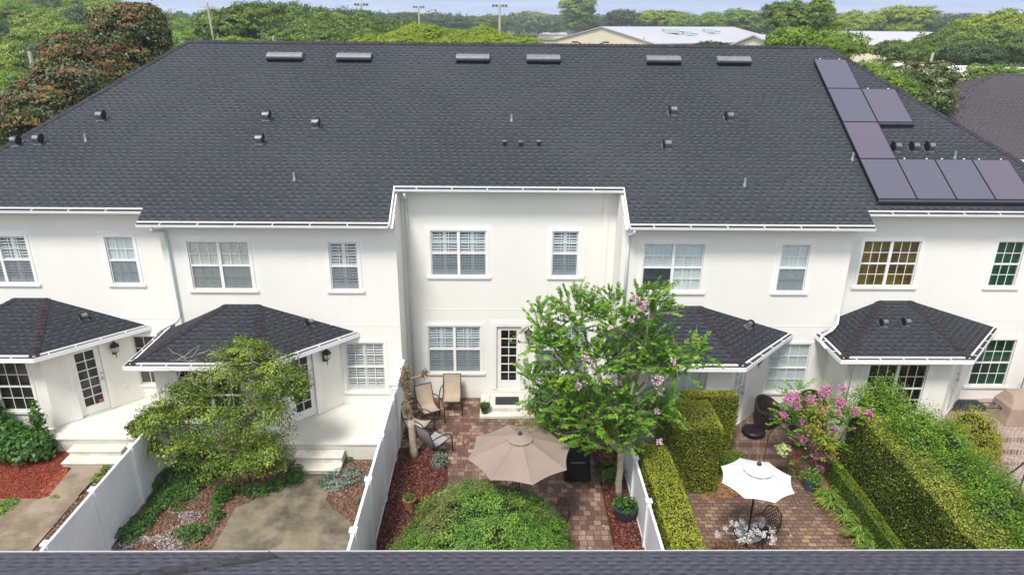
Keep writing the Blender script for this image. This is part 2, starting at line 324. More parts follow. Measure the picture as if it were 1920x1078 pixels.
# ------------------------------------------------------------------ object helpers
ORG = {}
def tag(o, label=None, cat=None, group=None, kind=None):
    if label: o['label'] = label
    if cat: o['category'] = cat
    if group: o['group'] = group
    if kind: o['kind'] = kind
    return o
def thing(name, loc, label, cat, group=None, rz=0.0):
    o = bpy.data.objects.new(name, None); COL.objects.link(o); o.location = loc; o.rotation_euler = (0, 0, rz)
    o.empty_display_size = .2; ORG[o.name] = Vector(loc); return tag(o, label, cat, group)
def link(name, me, mat, parent=None):
    o = bpy.data.objects.new(name, me); COL.objects.link(o)
    if mat is not None and not me.materials: me.materials.append(mat)
    if parent is not None: o.parent = parent; ORG[o.name] = ORG.get(parent.name, Vector((0, 0, 0)))
    else: ORG[o.name] = Vector((0, 0, 0))
    return o
class MB:
    """collects faces; build() links them as one mesh object. Vertices in world metres unless local=True."""
    def __init__(s): s.v = []; s.f = []; s.uv = {}
    def poly(s, pts, uv=None):
        i = len(s.v); s.v += [tuple(p) for p in pts]; s.f.append(tuple(range(i, i + len(pts))))
        if uv: s.uv[len(s.f) - 1] = uv
    def box(s, a, b):
        (x0, y0, z0), (x1, y1, z1) = a, b; i = len(s.v)
        s.v += [(x0, y0, z0), (x1, y0, z0), (x1, y1, z0), (x0, y1, z0), (x0, y0, z1), (x1, y0, z1), (x1, y1, z1), (x0, y1, z1)]
        s.f += [tuple(i + k for k in q) for q in ((0, 3, 2, 1), (4, 5, 6, 7), (0, 1, 5, 4), (1, 2, 6, 5), (2, 3, 7, 6), (3, 0, 4, 7))]
    def obox(s, P, u0, u1, d0, d1, z0, z1):     # P(u,d,z) maps wall coordinates to world
        i = len(s.v)
        s.v += [tuple(P(u, d, z)) for z in (z0, z1) for (u, d) in ((u0, d1), (u1, d1), (u1, d0), (u0, d0))]
        s.f += [tuple(i + k for k in q) for q in ((0, 3, 2, 1), (4, 5, 6, 7), (0, 1, 5, 4), (1, 2, 6, 5), (2, 3, 7, 6), (3, 0, 4, 7))]
    def prism(s, pts, z0, z1):
        n = len(pts); i = len(s.v)
        s.v += [(p[0], p[1], z0) for p in pts] + [(p[0], p[1], z1) for p in pts]
        s.f.append(tuple(i + n - 1 - k for k in range(n))); s.f.append(tuple(i + n + k for k in range(n)))
        for k in range(n): s.f.append((i + k, i + (k + 1) % n, i + n + (k + 1) % n, i + n + k))
    def slab(s, pts, t):                        # polygon in space thickened downwards
        n = len(pts); i = len(s.v)
        s.v += [tuple(p) for p in pts] + [(p[0], p[1], p[2] - t) for p in pts]
        s.f.append(tuple(i + k for k in range(n))); s.f.append(tuple(i + 2 * n - 1 - k for k in range(n)))
        for k in range(n): s.f.append((i + k, i + n + k, i + n + (k + 1) % n, i + (k + 1) % n))
    def tube(s, pts, r, n=8, cap=True):
        pts = [Vector(p) for p in pts]; rs = r if isinstance(r, (list, tuple)) else [r] * len(pts)
        base = len(s.v); up = None
        for k, p in enumerate(pts):
            t = (pts[min(k + 1, len(pts) - 1)] - pts[max(k - 1, 0)]).normalized()
            if up is None: up = Vector((0, 0, 1)) if abs(t.z) < .9 else Vector((1, 0, 0))
            a = t.cross(up).normalized(); up = a.cross(t).normalized()
            for j in range(n):
                an = 2 * math.pi * j / n; s.v.append(tuple(p + (a * math.cos(an) + up * math.sin(an)) * rs[k]))
        for k in range(len(pts) - 1):
            for j in range(n):
                s.f.append((base + k * n + j, base + k * n + (j + 1) % n, base + (k + 1) * n + (j + 1) % n, base + (k + 1) * n + j))
        if cap:
            s.f.append(tuple(base + n - 1 - j for j in range(n))); e = base + (len(pts) - 1) * n
            s.f.append(tuple(e + j for j in range(n)))
    def lathe(s, prof, c, n=20):                # prof: (r, z)
        base = len(s.v)
        for (r, z) in prof:
            for j in range(n):
                an = 2 * math.pi * j / n; s.v.append((c[0] + r * math.cos(an), c[1] + r * math.sin(an), c[2] + z))
        for k in range(len(prof) - 1):
            for j in range(n):
                s.f.append((base + k * n + j, base + k * n + (j + 1) % n, base + (k + 1) * n + (j + 1) % n, base + (k + 1) * n + j))
        s.f.append(tuple(base + n - 1 - j for j in range(n))); e = base + (len(prof) - 1) * n
        s.f.append(tuple(e + j for j in range(n)))
    def rloft(s, rings, seg=5):                 # rings: (z, cx, cy, hx, hy, r) rounded rectangles
        base = len(s.v); n = 4 * (seg + 1)
        for (z, cx, cy, hx, hy, r) in rings:
            for q, (sx, sy) in enumerate(((1, 1), (-1, 1), (-1, -1), (1, -1))):
                for k in range(seg + 1):
                    a = math.pi / 2 * (q + k / seg)
                    s.v.append((cx + sx * (hx - r) + r * math.cos(a), cy + sy * (hy - r) + r * math.sin(a), z))
        for k in range(len(rings) - 1):
            for j in range(n):
                s.f.append((base + k * n + j, base + k * n + (j + 1) % n, base + (k + 1) * n + (j + 1) % n, base + (k + 1) * n + j))
        s.f.append(tuple(base + n - 1 - j for j in range(n))); e = base + (len(rings) - 1) * n
        s.f.append(tuple(e + j for j in range(n)))
    def build(s, name, mat, parent=None, smooth=False, local=False, bevel=0.0):
        off = Vector((0, 0, 0))
        if parent is not None and not local: off = ORG.get(parent.name, off)
        me = bpy.data.meshes.new(name); me.from_pydata([(p[0] - off[0], p[1] - off[1], p[2] - off[2]) for p in s.v], [], s.f)
        if s.uv:
            uvl = me.uv_layers.new(name='UVMap')
            for pi, uv in s.uv.items():
                for li, c in zip(me.polygons[pi].loop_indices, uv): uvl.data[li].uv = c
        if smooth: me.polygons.foreach_set('use_smooth', [True] * len(me.polygons))
        me.update(); o = link(name, me, mat, parent)
        if bevel:
            bv = o.modifiers.new('bevel', 'BEVEL'); bv.width = bevel; bv.segments = 2; bv.limit_method = 'ANGLE'
        return o

def leaves(name, P, Nn, L, mat, parent=None, ratio=.5, tint=None, T=None, off=None):
    """one mesh of many small leaf faces"""
    P = np.asarray(P, float); n = len(P); Nn = np.asarray(Nn, float)
    if off is None: off = np.array(ORG.get(parent.name, Vector((0, 0, 0)))) if parent is not None else np.zeros(3)
    P = P - off
    Nn = Nn / (np.linalg.norm(Nn, axis=1, keepdims=True) + 1e-9)
    if T is None: T = rng.normal(size=(n, 3))
    T = T - (T * Nn).sum(1, keepdims=True) * Nn; T /= (np.linalg.norm(T, axis=1, keepdims=True) + 1e-9)
    B = np.cross(Nn, T); L = np.broadcast_to(np.asarray(L, float), (n,))[:, None]
    V = np.empty((n, 4, 3)); Wd = L * ratio * .5
    V[:, 0] = P - T * L * .5; V[:, 1] = P + B * Wd + Nn * Wd * .3 - T * L * .05; V[:, 2] = P + T * L * .5; V[:, 3] = P - B * Wd + Nn * Wd * .3 - T * L * .05
    me = bpy.data.meshes.new(name); me.vertices.add(n * 4); me.vertices.foreach_set('co', V.reshape(-1))
    me.loops.add(n * 4); me.loops.foreach_set('vertex_index', np.arange(n * 4, dtype=np.int32))
    me.polygons.add(n); me.polygons.foreach_set('loop_start', np.arange(0, n * 4, 4, dtype=np.int32))
    if tint is None: tint = rng.random(n)
    at = me.attributes.new('tint', 'FLOAT', 'FACE'); at.data.foreach_set('value', np.clip(tint, 0, 1).astype(np.float32))
    me.update(); me.validate(); return link(name, me, mat, parent)

def unit(n):
    d = rng.normal(size=(n, 3)); return d / np.linalg.norm(d, axis=1, keepdims=True)
def crown_pts(lumps, clumps, per, spread=.16, inner=.62, low=-.55):
    """clumpy shell points: lumps (cx,cy,cz,rx,ry,rz)"""
    PP, NN, TT = [], [], []
    for (cx, cy, cz, rx, ry, rz) in lumps:
        rad = np.array([rx, ry, rz]); c = np.array([cx, cy, cz]); k = max(3, int(clumps))
        d = unit(k * 2); d = d[d[:, 2] > low][:k]
        rr = inner + (1.05 - inner) * rng.random(len(d)) ** .6
        cc = d * rr[:, None]
        ct = rng.random(len(d))
        m = rng.normal(scale=spread, size=(len(d), per, 3)); m[:, :, 2] *= .6
        q = cc[:, None, :] + m
        q = q.reshape(-1, 3)
        nn = q / np.linalg.norm(q, axis=1, keepdims=True) * .95 + np.array([0, 0, .35]) + rng.normal(scale=.36, size=q.shape)
        PP.append(q * rad + c); NN.append(nn)
        TT.append(np.repeat(ct, per) * .55 + rng.random(len(q)) * .45)
    return np.vstack(PP), np.vstack(NN), np.concatenate(TT)
def limb(mb, a, b_, r0, r1, n=7, wob=.05, seg=5):
    a = Vector(a); b_ = Vector(b_); L = (b_ - a).length; pts = []; rs = []
    for k in range(seg + 1):
        t = k / seg; w_ = math.sin(math.pi * t) * L * wob
        pts.append(a.lerp(b_, t) + Vector((random.uniform(-w_, w_), random.uniform(-w_, w_), random.uniform(-w_, w_) * .5))); rs.append(r0 + (r1 - r0) * t)
    mb.tube(pts, rs, n)
# ================================================================== SETTING: ground
def sheet(name, pts, z, mat, kind='structure', label=None):
    mb = MB(); mb.poly([(p[0], p[1], z) for p in pts]); o = mb.build(name, M[mat])
    return tag(o, label, None, None, kind)
gm = MB(); gm.poly([(-900, -30, 0), (900, -30, 0), (900, 1800, 0), (-900, 1800, 0)])
tag(gm.build('ground', M['forestfloor']), None, None, None, 'structure')
sheet('yard_soil', [(-16, 5.5), (16.5, 5.5), (16.5, 18.6), (-16, 18.6)], .004, 'soil')
# first yard (far left)
sheet('red_mulch_bed', [(-16, 14.05), (-11.05, 14.05), (-10.85, 14.5), (-11.3, 15.75), (-11.7, 16.7), (-16, 16.7)], .030, 'mulchred')
sheet('fence_side_bed', [(-10.25, 13.9), (-9.9, 5.5), (-8.55, 5.5), (-8.55, 16.1), (-9.9, 15.7)], .012, 'litter')
sheet('concrete_path', [(-11.1, 15.75), (-10.95, 14.15), (-10.25, 14.15), (-10.2, 15.75)], .050, 'concrete')
sheet('concrete_slab', [(-16, 5.5), (-10.1, 5.5), (-10.22, 14.15), (-10.95, 14.15), (-11.1, 14.04), (-16, 14.04)], .046, 'concrete')
# second yard
sheet('leaf_litter_bed', [(-8.55, 5.5), (-2.8, 5.5), (-2.8, 15.7), (-8.55, 15.7)], .012, 'litter')
sheet('mildewed_slab', [(-6.35, 5.5), (-3.3, 5.5), (-3.32, 13.05), (-4.22, 13.95), (-4.22, 15.4), (-5.08, 15.4), (-5.12, 14.75), (-6.3, 13.7)], .045, 'mossy')
# third yard
sheet('paver_patio', [(-2.8, 19.0), (-2.8, 5.5), (2.6, 5.5), (2.6, 16.2), (3.2, 16.2), (3.2, 19.0)], .040, 'paver3')
sheet('mulch_bed', [(-2.8, 16.2), (-2.15, 16.15), (-1.62, 15.85), (-1.38, 15.3), (-1.33, 14.6), (-1.55, 14.0), (-1.7, 13.0), (-1.75, 5.5), (-2.8, 5.5)], .062, 'mulch')
sheet('mulch_strip', [(2.5, 5.5), (3.2, 5.5), (3.2, 16.3), (2.42, 16.3), (2.5, 14.5)], .062, 'mulch')
# fourth yard
sheet('brick_patio', [(4.0, 5.5), (8.0, 5.5), (7.86, 12.5), (7.75, 14.0), (7.55, 15.2), (5.2, 15.2), (4.0, 14.2)], .040, 'paver4')
sheet('pine_straw_bed', [(7.55, 15.2), (7.76, 14.0), (7.87, 12.5), (8.0, 5.5), (8.8, 5.5), (8.8, 15.6), (7.6, 15.6)], .030, 'straw')
sheet('straw_corner', [(4.9, 14.1), (5.3, 15.2), (6.3, 15.2), (6.2, 14.35), (5.6, 14.05)], .052, 'straw')
# fifth yard
sheet('brick_yard', [(9.4, 5.5), (16.5, 5.5), (16.5, 15.4), (9.4, 15.4)], .040, 'paver5')

def platform(nm, x0, x1, ys, zs, yback, mat, parent=None):
    mb = MB()
    for k, (y, z) in enumerate(zip(ys, zs)):
        yb = yback if k == 0 else ys[k - 1]
        mb.box((x0, y, 0), (x1, yb, z))
    return mb

# ================================================================== TOWNHOUSE ROW
SL = .6013; C0 = -4.405
def zr(Y): return C0 + SL * Y
HX = .82
ROW = thing('townhouse_row', (0, 17.75, 0), 'row of white stucco townhouses under one long charcoal shingle hip roof', 'townhouses')
units = [  # x0, x1, wall Y, eave Y
    (-15.2, -9.0, 18.15, 17.75), (-9.0, -2.8, 17.75, 17.35), (-2.8, 3.2, 18.9, 18.5), (3.2, 9.4, 17.75, 17.35), (9.4, 15.7, 18.2, 17.8)]
RY = 24.25; RZ = zr(RY); RXL, RXR = -10.24, 10.75
BY = 2 * RY - 17.35                               # back eave
def hx(Y, side):
    d = RY - Y if Y < RY else Y - RY
    return RXL - HX * d if side < 0 else RXR + HX * d

# --- openings per wall: (u0,u1,z0,z1)
UP, UPB, LO, LOB = 5.38, 4.03, 2.45, .92
class Wall:
    def __init__(s, p0, p1):
        s.p0 = Vector((p0[0], p0[1])); d = Vector((p1[0], p1[1])) - s.p0; s.L = d.length; s.d = d / s.L; s.n = Vector((s.d.y, -s.d.x)); s.op = []
    def P(s, u, d, z): q = s.p0 + s.d * u + s.n * d; return (q.x, q.y, z)
    def u(s, x): return (x - s.p0.x) / s.d.x
    def mesh(s, mb, z0, ztop, rev=.13):
        us = sorted({0, s.L} | {v for o in s.op for v in o[:2]}); zs = sorted({z0, ztop} | {v for o in s.op for v in o[2:4]})
        for a, b_ in zip(us, us[1:]):
            for c, d in zip(zs, zs[1:]):
                um, zm = (a + b_) / 2, (c + d) / 2
                if any(o[0] < um < o[1] and o[2] < zm < o[3] for o in s.op): continue
                mb.poly([s.P(a, 0, c), s.P(b_, 0, c), s.P(b_, 0, d), s.P(a, 0, d)])
        for (a, b_, c, d) in s.op:
            mb.poly([s.P(a, 0, c), s.P(b_, 0, c), s.P(b_, -rev, c), s.P(a, -rev, c)])
            mb.poly([s.P(a, -rev, d), s.P(b_, -rev, d), s.P(b_, 0, d), s.P(a, 0, d)])
            mb.poly([s.P(a, 0, c), s.P(a, -rev, c), s.P(a, -rev, d), s.P(a, 0, d)])
            mb.poly([s.P(b_, -rev, c), s.P(b_, 0, c), s.P(b_, 0, d), s.P(b_, -rev, d)])

def window(W, u0, u1, z0, z1, sashes=1, cols=3, style='shutter', screens=None, lower_mun=True, blindmat=None, rows=2, parent=ROW):
    """frame with casing and sill; sub-parts: muntins, pane(s), blind, dark room behind"""
    W.op.append((u0, u1, z0, z1)); P = W.P
    f = MB(); t = .075
    for (a, b_, c, d) in ((u0 - t, u0, z0, z1), (u1, u1 + t, z0, z1), (u0 - t, u1 + t, z1, z1 + .08)): f.obox(P, a, b_, -.02, .02, c, d)
    f.obox(P, u0 - t - .05, u1 + t + .05, -.02, .05, z0 - .075, z0)
    g = .17                                              # raised stucco surround line
    for (a, b_, c, d) in ((u0 - g, u0 - t, z0 - .075, z1 + g), (u1 + t, u1 + g, z0 - .075, z1 + g), (u0 - t, u1 + t, z1 + .08, z1 + g)): f.obox(P, a, b_, -.02, .003, c, d)
    e = .03
    for (a, b_, c, d) in ((u0, u0 + e, z0, z1), (u1 - e, u1, z0, z1), (u0 + e, u1 - e, z1 - e, z1), (u0 + e, u1 - e, z0, z0 + e)): f.obox(P, a, b_, -.06, -.012, c, d)
    sw = (u1 - u0 - 2 * e) / sashes
    for k in range(1, sashes): f.obox(P, u0 + e + k * sw - .04, u0 + e + k * sw + .04, -.06, -.005, z0 + e, z1 - e)
    fr = f.build('window', M['trim'], parent, bevel=0)
    zm = (z0 + z1) / 2; mu = MB()
    for k in range(sashes):
        a = u0 + e + k * sw + (.04 if k else 0); b_ = u0 + e + (k + 1) * sw - (.04 if k < sashes - 1 else 0)
        if rows: mu.obox(P, a, b_, -.055, -.015, zm - .022, zm + .022)
        for i in range(1, cols):
            x = a + (b_ - a) * i / cols; mu.obox(P, x - .008, x + .008, -.045, -.030, z0 + e if lower_mun else zm, z1 - e)
        for q in range(1, rows): mu.obox(P, a, b_, -.044, -.031, zm + (z1 - zm - e) * q / rows - .009, zm + (z1 - zm - e) * q / rows + .009)
        if lower_mun:
            for q in range(1, rows): mu.obox(P, a, b_, -.044, -.031, z0 + e + (zm - z0 - e) * q / rows - .009, z0 + e + (zm - z0 - e) * q / rows + .009)
    mu.build('muntins', M['trim'], fr)
    for k in range(sashes):
        a = u0 + e + k * sw; b_ = a + sw
        sc = screens[k] if screens else None
        g1 = MB(); g1.poly([P(a, -.038, zm), P(b_, -.038, zm), P(b_, -.038, z1 - e), P(a, -.038, z1 - e)]); g1.build('pane', M['glass' if style != 'dark' else 'glassdark'], fr)
        g2 = MB(); g2.poly([P(a, -.022 if sc else -.038, z0 + e), P(b_, -.022 if sc else -.038, z0 + e), P(b_, -.022 if sc else -.038, zm), P(a, -.022 if sc else -.038, zm)])
        g2.build('pane', M[sc if sc else ('glass' if style != 'dark' else 'glassdark')], fr)
    if style in ('shutter', 'blind', 'tilted'):
        bm_ = MB(); a0, b0 = u0 + .01, u1 - .01
        if style == 'blind':
            z = z0 + .03
            while z < z1 - .03:
                bm_.obox(P, a0, b0, -.090, -.070, z, z + .047); z += .055
            for i in range(1, 2 * sashes): bm_.obox(P, a0 + (b0 - a0) * i / (2 * sashes) - .012, a0 + (b0 - a0) * i / (2 * sashes) + .012, -.069, -.066, z0, z1)
        else:
            npan = 2 * sashes; pw = (b0 - a0) / npan; st = .05
            for k in range(npan):
                a = a0 + k * pw; b_ = a + pw
                for (p, q, c, d) in ((a, a + st, z0, z1), (b_ - st, b_, z0, z1), (a + st, b_ - st, z0, z0 + .13), (a + st, b_ - st, z1 - .08, z1)): bm_.obox(P, p, q, -.10, -.065, c, d)
                z = z0 + .14; opn = .36 if style == 'shutter' else .75
                while z < z1 - .10:
                    # tilted louvre
                    i = len(bm_.v); hh = .080 * opn
                    bm_.v += [P(a + st, -.066, z), P(b_ - st, -.066, z), P(b_ - st, -.066, z + .012), P(a + st, -.066, z + .012),
                              P(a + st, -.108, z + hh), P(b_ - st, -.108, z + hh), P(b_ - st, -.108, z + hh + .012), P(a + st, -.108, z + hh + .012)]
                    bm_.f += [tuple(i + k_ for k_ in q_) for q_ in ((0, 1, 2, 3), (7, 6, 5, 4), (3, 2, 6, 7), (4, 5, 1, 0), (1, 5, 6, 2), (4, 0, 3, 7))]
                    z += .080
                bm_.obox(P, (a + b_) / 2 - .006, (a + b_) / 2 + .006, -.064, -.058, z0 + .15, z1 - .1)
        bm_.build('shutters' if style != 'blind' else 'blind', M[blindmat or ('shutter' if style != 'blind' else 'blindaqua')], fr)
    rb = MB(); back = -.30 if style != 'dark' else -.14
    rb.poly([P(u0, back, z0), P(u1, back, z0), P(u1, back, z1), P(u0, back, z1)])
    for (a, b_) in ((u0, u0), (u1, u1)): rb.poly([P(a, -.129, z0), P(a, back, z0), P(a, back, z1), P(a, -.129, z1)])
    rb.poly([P(u0, -.13, z0), P(u1, -.13, z0), P(u1, back, z0), P(u0, back, z0)]); rb.poly([P(u0, -.13, z1), P(u1, -.13, z1), P(u1, back, z1), P(u0, back, z1)])
    rb.build('interior', M[{'dark': blindmat or 'room'}.get(style, 'room')], fr)
    return fr

def door(W, u0, u1, z0, z1, handle=1, sticker=False, lights=6, fill='room', style=None):
    W.op.append((u0, u1, z0, z1)); P = W.P
    c = MB(); t = .09
    for (a, b_, lo, hi) in ((u0 - t, u0 + .03, z0, z1), (u1 - .03, u1 + t, z0, z1), (u0 - t, u1 + t, z1, z1 + .11)): c.obox(P, a, b_, -.12, .028, lo, hi)
    for (a, b_, lo, hi) in ((u0 - .17, u0 - t, z0, z1 + .19), (u1 + t, u1 + .17, z0, z1 + .19), (u0 - t, u1 + t, z1 + .11, z1 + .19)): c.obox(P, a, b_, -.02, .012, lo, hi)
    dr = c.build('door', M['trim'], ROW)
    s = MB(); a, b_ = u0 + .035, u1 - .035; st = .13; g0, g1 = z0 + .26, z1 - .15
    for (p, q, lo, hi) in ((a, a + st, z0 + .02, z1), (b_ - st, b_, z0 + .02, z1), (a + st, b_ - st, z0 + .02, g0), (a + st, b_ - st, g1, z1)): s.obox(P, p, q, -.085, -.04, lo, hi)
    xm = (a + b_) / 2; s.obox(P, xm - .011, xm + .011, -.075, -.045, g0, g1)
    for i in range(1, lights): zz = g0 + (g1 - g0) * i / lights; s.obox(P, a + st, b_ - st, -.074, -.046, zz - .011, zz + .011)
    s.build('door_leaf', M['trim'], dr)
    g = MB(); g.poly([P(a + st, -.06, g0), P(b_ - st, -.06, g0), P(b_ - st, -.06, g1), P(a + st, -.06, g1)]); g.build('pane', M['glass'], dr)
    if style == 'blind':
        bb = MB(); z = g0
        while z < g1: bb.obox(P, a + st, b_ - st, -.1, -.08, z, z + .045); z += .055
        bb.build('blind', M['blindaqua'], dr)
    r = MB(); r.poly([P(u0, -.28, z0), P(u1, -.28, z0), P(u1, -.28, z1), P(u0, -.28, z1)])
    for x in (u0, u1): r.poly([P(x, -.13, z0), P(x, -.28, z0), P(x, -.28, z1), P(x, -.13, z1)])
    r.poly([P(u0, -.13, z1), P(u1, -.13, z1), P(u1, -.28, z1), P(u0, -.28, z1)])
    r.build('interior', M[fill], dr)
    h = MB(); hu = b_ - .055 if handle > 0 else a + .055
    h.obox(P, hu - .025, hu + .025, -.04, -.028, z0 + .93, z0 + 1.02); h.tube([P(hu, -.03, z0 + .97), P(hu, .03, z0 + .97), P(hu - .1 * handle, .03, z0 + .97)], .012, 8)
    h.tube([P(hu, -.04, z0 + 1.14), P(hu, -.015, z0 + 1.14)], .028, 12); h.build('handle', M['knob'] if sticker or fill == 'room' else M['black'], dr)
    if sticker:
        k = MB(); k.obox(P, b_ - st - .13, b_ - st - .02, -.057, -.054, g0 + .03, g0 + .10); k.build('sticker', M['sticker'], dr)
    return dr

def lantern(P, u, z):
    k_ = 1.4; l = MB(); l.obox(P, u - .05, u + .05, 0, .02, z - .14, z + .14)
    l.tube([P(u, .02, z - .02), P(u, .09, z - .12), P(u, .16, z - .05)], .014, 6)
    cx, cy, _ = P(u, .16, z); l.lathe([(.01 * k_, .0), (.035 * k_, .02 * k_), (.05 * k_, .03 * k_), (.052 * k_, .045 * k_)], (cx, cy, z - .07), 6)
    l.lathe([(.095 * k_, 0), (.098 * k_, .014 * k_), (.06 * k_, .06 * k_), (.02 * k_, .09 * k_), (.012 * k_, .13 * k_)], (cx, cy, z + .15), 6)
    for k in range(6):
        a = k * math.pi / 3; l.tube([(cx + .052 * k_ * math.cos(a), cy + .052 * k_ * math.sin(a), z - .01), (cx + .08 * k_ * math.cos(a), cy + .08 * k_ * math.sin(a), z + .15)], .009, 4)
    l.tube([(cx, cy, z - .22), (cx, cy, z - .07)], [.005, .018], 6)
    o = l.build('wall_lantern', M['black'], ROW)
    g = MB(); g.lathe([(.056 * k_, 0), (.086 * k_, .145)], (cx, cy, z), 6); g.build('lantern_glass', M['lampglass'], o)

BAYS = [dict(xl=-15.27, F=18.15, tip=18.15), dict(xl=-9.31, F=17.75, tip=18.15), dict(xl=2.82, F=17.75, tip=17.75), dict(xl=8.93, F=18.2, tip=18.2)]
ZE, ZT = 2.78, 3.6

facade = []
for (x0, x1, wy, ey) in units: facade.append(Wall((x0, wy), (x1, wy)))
U1, U2, U3, U4, U5 = facade
def xw(W, x0, x1, *a, **k): return window(W, W.u(x0), W.u(x1), *a, **k)
xw(U1, -14.35, -12.8, UPB, UP, 2, 3, 'shutter', ['screen', 'screen'], blindmat='shutter')
xw(U1, -10.69, -9.93, UPB, UP, 1, 3, 'blind', ['screen'])
xw(U2, -8.32, -6.71, UPB, UP, 2, 3, 'blind', ['screen', 'screen'], blindmat='blindcream')
xw(U2, -4.60, -3.84, UPB, UP, 1, 3, 'shutter', ['screen'])
xw(U3, -2.01, -.43, UPB, UP, 2, 3, 'shutter', ['screen', 'screen'], blindmat='shutterblue')
xw(U3, 1.43, 2.18, UPB, UP, 1, 3, 'shutter', ['screen'], blindmat='shutterblue')
xw(U4, 3.81, 5.43, UPB, UP, 2, 3, 'blind', ['screendark', None])
xw(U4, 7.50, 8.27, UPB, UP, 1, 3, 'blind', ['screen'])
xw(U5, 9.94, 11.52, UPB, UP - .02, 2, 3, 'dark', None, blindmat='roomwarm')
xw(U5, 13.66, 14.42, UPB, UP - .02, 1, 3, 'dark', None, blindmat='roomgreen')
xw(U1, -10.49, -9.36, LOB, LO, 1, 4, 'dark', None, blindmat='roomgrey')
xw(U2, -4.41, -3.29, LOB, LO, 1, 4, 'shutter', [None])
xw(U3, -2.18, -.61, LOB, LO, 2, 3, 'shutter', ['screen', 'screen'], blindmat='shutterblue')
xw(U3, 1.03, 2.60, LOB, LO, 2, 3, 'shutter', ['screen', 'screen'], blindmat='shutterblue')
xw(U4, 7.63, 8.76, LOB, LO, 1, 4, 'blind', [None])
xw(U5, 13.86, 14.97, LOB - .03, LO - .06, 1, 4, 'dark', None, blindmat='roomgreen')
door(U3, U3.u(-.17), U3.u(.62), .36, 2.45, 1, False)
lantern(U3.P, U3.u(.80), 2.15)

# side returns and hidden sides
def wallmesh(W, ztop): mb = MB(); W.mesh(mb, 0, ztop); return mb
for k, (W, (x0, x1, wy, ey)) in enumerate(zip(facade, units)):
    mb = wallmesh(W, zr(wy) - .06)
    # jog walls to the neighbour (built on the deeper unit)
    if k == 0:
        mb.poly([(x0, BY - .4, 0), (x0, wy, 0), (x0, wy, zr(ey) - .1), (x0, BY - .4, zr(ey) - .1)])
        mb.poly([(x1, wy, 0), (x1, 17.75, 0), (x1, 17.75, zr(17.75) - .06), (x1, wy, zr(wy) - .06)])
        mb.poly([(x0, BY - .4, 0), (x0, BY - .4, 6), (15.7, BY - .4, 6), (15.7, BY - .4, 0)])
    if k == 2:
        mb.poly([(x0, 17.75, 0), (x0, wy, 0), (x0, wy, zr(wy) - .06), (x0, 17.75, zr(17.75) - .06)])
        mb.poly([(x1, wy, 0), (x1, 17.75, 0), (x1, 17.75, zr(17.75) - .06), (x1, wy, zr(wy) - .06)])
        for (a, b_) in ((2.83, 2.98),): mb.box((a, wy - .03, 0), (b_, wy - .001, zr(ey) - .13))
    if k == 4:
        mb.poly([(x0, 17.75, 0), (x0, wy, 0), (x0, wy, zr(wy) - .06), (x0, 17.75, zr(17.75) - .06)])
        mb.poly([(x1, wy, 0), (x1, BY - .4, 0), (x1, BY - .4, zr(ey) - .1), (x1, wy, zr(ey) - .1)])
    # horizontal expansion bead between storeys
    u0 = 0.0; mb.obox(W.P, .02, W.L - .02, -.01, .006, 2.98, 3.0)
    mb.build('wall', M['stucco'], ROW)

# --- main roof
def uvp(pts, eu, ev, o):    # planar uv: eu along eave, ev up slope
    return [((Vector(p) - o).dot(eu), (Vector(p) - o).dot(ev)) for p in pts]
rm = MB(); O = Vector((0, 0, C0)); eu = Vector((1, 0, 0)); ev = Vector((0, 1, SL)).normalized()
def rf(x, Y): return (x, Y, zr(Y))
# front plane split into strips between jogs
EAV = [(-99, -9.3, 17.75), (-9.3, -2.9, 17.35), (-2.9, 3.3, 18.5), (3.3, 9.66, 17.35), (9.66, 99, 17.8)]
for k, (a, b_, ey) in enumerate(EAV):
    if k == 0: pts = [rf(hx(ey, -1), ey), rf(b_, ey), rf(b_, RY), rf(RXL, RY)]
    elif k == 4: pts = [rf(a, ey), rf(hx(ey, 1), ey), rf(RXR, RY), rf(a, RY)]
    else: pts = [rf(a, ey), rf(b_, ey), rf(b_, RY), rf(a, RY)]
    if k == 1: pass
    rm.poly(pts, uvp(pts, eu, ev, O))
ZB = zr(17.75); byl = 2 * RY - 17.75
bl, br = hx(17.75, -1), hx(17.8, 1); YR2 = 17.8
for pts, e1 in (([(bl, byl, ZB), (bl, 17.75, ZB), (RXL, RY, RZ)], Vector((0, -1, 0))), ([(br, 17.8, zr(17.8)), (br, 2 * RY - 17.8, zr(17.8)), (RXR, RY, RZ)], Vector((0, 1, 0)))):
    nrm = (Vector(pts[1]) - Vector(pts[0])).cross(Vector(pts[2]) - Vector(pts[0])).normalized(); e2 = nrm.cross(e1).normalized()
    rm.poly(pts, uvp(pts, e1, e2, Vector(pts[0])))
pts = [(br, 2 * RY - 17.8, zr(17.8)), (bl, byl, ZB), (RXL, RY, RZ), (RXR, RY, RZ)]
rm.poly(pts, uvp(pts, Vector((-1, 0, 0)), Vector((0, -1, SL)).normalized(), Vector((0, byl, ZB))))
roof = rm.build('roof', M['shingle'], ROW)
